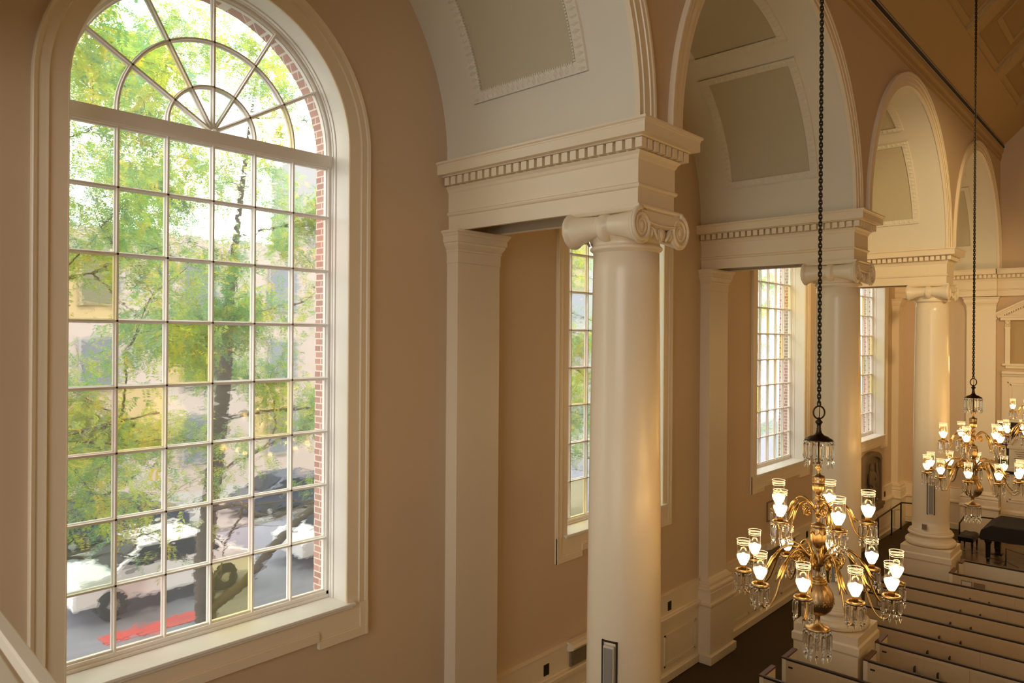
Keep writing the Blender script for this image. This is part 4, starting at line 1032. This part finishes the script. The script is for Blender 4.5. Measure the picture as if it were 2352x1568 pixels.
def tree_meshes(seed, limb=False, nspray=5200, H=14, spread=4.6, zlow=2.2, base_pts=None):
    rnd = random.Random(seed); tr = MB(); tips = []
    trunk = base_pts or [(0, 0, 0), (0, -.1, 1.5), (0, .1, 3.1), (0, .25, 4.4), (0, .4, 5.9), (0, .5, 7.6), (0, .7, 9.6), (.1, .9, 11.6), (.1, 1.1, 13.2)]
    tr.tube(trunk, [.24, .21, .20, .19, .16, .11, .07, .04, .02], 9)
    def grow(p, d, L, r, depth):
        pts = [p]; q = Vector(p); dd = Vector(d)
        for i in range(5):
            dd = (dd + Vector((rnd.gauss(0, .16), rnd.gauss(0, .16), rnd.gauss(-.02, .12)))).normalized(); q = q + dd * L / 5; pts.append(q.copy())
        tr.tube(pts, [r * (1 - .75 * i / 5) for i in range(6)], 6)
        for q2 in pts[2:]: tips.append((q2, depth))
        if depth < 3:
            for i in range(3 if depth else 4):
                k = rnd.randint(2, 5); nd = (dd + Vector((rnd.gauss(0, .7), rnd.gauss(0, .7), rnd.gauss(.05, .45)))).normalized()
                grow(pts[k], nd, L * rnd.uniform(.5, .7), r * .5, depth + 1)
    for i in range(13):
        t = .22 + .75 * i / 12; k = t * (len(trunk) - 1); a = Vector(trunk[int(k)]); b_ = Vector(trunk[min(int(k) + 1, len(trunk) - 1)]); p = a.lerp(b_, k - int(k))
        an = i * 2.4 + rnd.uniform(-.4, .4); grow(p, Vector((math.cos(an), math.sin(an), rnd.uniform(.05, .5))).normalized(), spread * (1 - .22 * t) * rnd.uniform(.75, 1.0), .062 * (1.2 - t), 1)
    if limb:
        lp = [(.15, .02, .45), (.2, .8, .86), (.2, 1.7, 1.7), (.2, 2.3, 2.15), (.25, 2.95, 2.5), (.3, 4.2, 3.0), (.4, 5.6, 4.0), (.4, 6.8, 5.2)]
        tr.tube(lp, [.12, .115, .11, .10, .09, .075, .055, .03], 8)
        for k in (5, 6, 7):
            for _ in range(3): grow(lp[k], (rnd.gauss(0, .6), .6, rnd.uniform(0, .8)), 1.6, .03, 2)
    fo = MB()
    tips = [t_ for t_ in tips if t_[0].z > zlow]
    for i in range(nspray):
        p, dep = tips[rnd.randrange(len(tips))]; c = p + Vector((rnd.gauss(0, .28), rnd.gauss(0, .28), rnd.gauss(-.08, .22)))
        ax = Vector((rnd.gauss(0, 1), rnd.gauss(0, 1), rnd.gauss(-.55, .5))).normalized(); side = ax.cross(Vector((0, 0, 1))).normalized(); nrm_ = side.cross(ax)
        fo.cur = rnd.choices(range(4), (4, 3.2, 3, 1.0))[0] if mnoise.noise(c * .6) < .15 else rnd.choices(range(4), (1.5, 5, 1, 2.4))[0]
        L_ = rnd.uniform(.2, .34); tw = rnd.uniform(-.5, .5)
        for k in range(7):
            t = (k + 1) / 7.2; b0 = c + ax * L_ * t + Vector((0, 0, -.06 * t * t))
            for s_ in ((-1, 1) if k < 6 else (0,)):
                d = (side * s_ + ax * .55 + nrm_ * (tw + rnd.uniform(-.35, .35))).normalized() if s_ else ax
                l = .085 * (1.15 - .4 * abs(t - .45)); wv = d.cross(nrm_).normalized() * .017
                fo.add([tuple(b0), tuple(b0 + d * l * .5 + wv), tuple(b0 + d * l), tuple(b0 + d * l * .5 - wv)], [(0, 1, 2, 3)])
    return tr, fo
def place_tree(name, label, loc, tr, fo):
    t = thing(name, label, 'tree', loc, 0, 'street trees outside the windows'); build('trunk', tr, M['bark'], t)
    me = bpy.data.meshes.new('foliage'); me.from_pydata(fo.v, [], fo.f)
    for m_ in LEAF: me.materials.append(m_)
    me.polygons.foreach_set('material_index', fo.mi); me.update()
    o = bpy.data.objects.new('foliage', me); COL.objects.link(o); o.parent = t; return t
tr, fo = tree_meshes(11, True, 15500, zlow=4.2)
t1 = place_tree('street_tree', 'yellow-green street tree filling the largest window with a leaning limb', (-9.8, 7.68, GZ), tr, fo)
tr, fo = tree_meshes(23, False, 10500, zlow=3.7)
t2 = place_tree('street_tree', 'leafy street tree at the left edge of the largest window', (-8.2, 2.4, GZ), tr, fo)
for (x, y, rz, sc, lb) in ((-8.8, 15.2, 2.1, .8, 'leafy street tree seen in the window behind the nearest column'), (-9.4, 22.5, 4.0, .8, 'leafy street tree seen through the tinted window between the columns'), (-9.4, 31.0, .8, .8, 'leafy street tree seen through the farthest window')):
    t = copy_tree(t2); t.location = (x, y, GZ); t.rotation_euler = (0, 0, rz); t.scale = (sc, sc, sc); t['label'] = lb
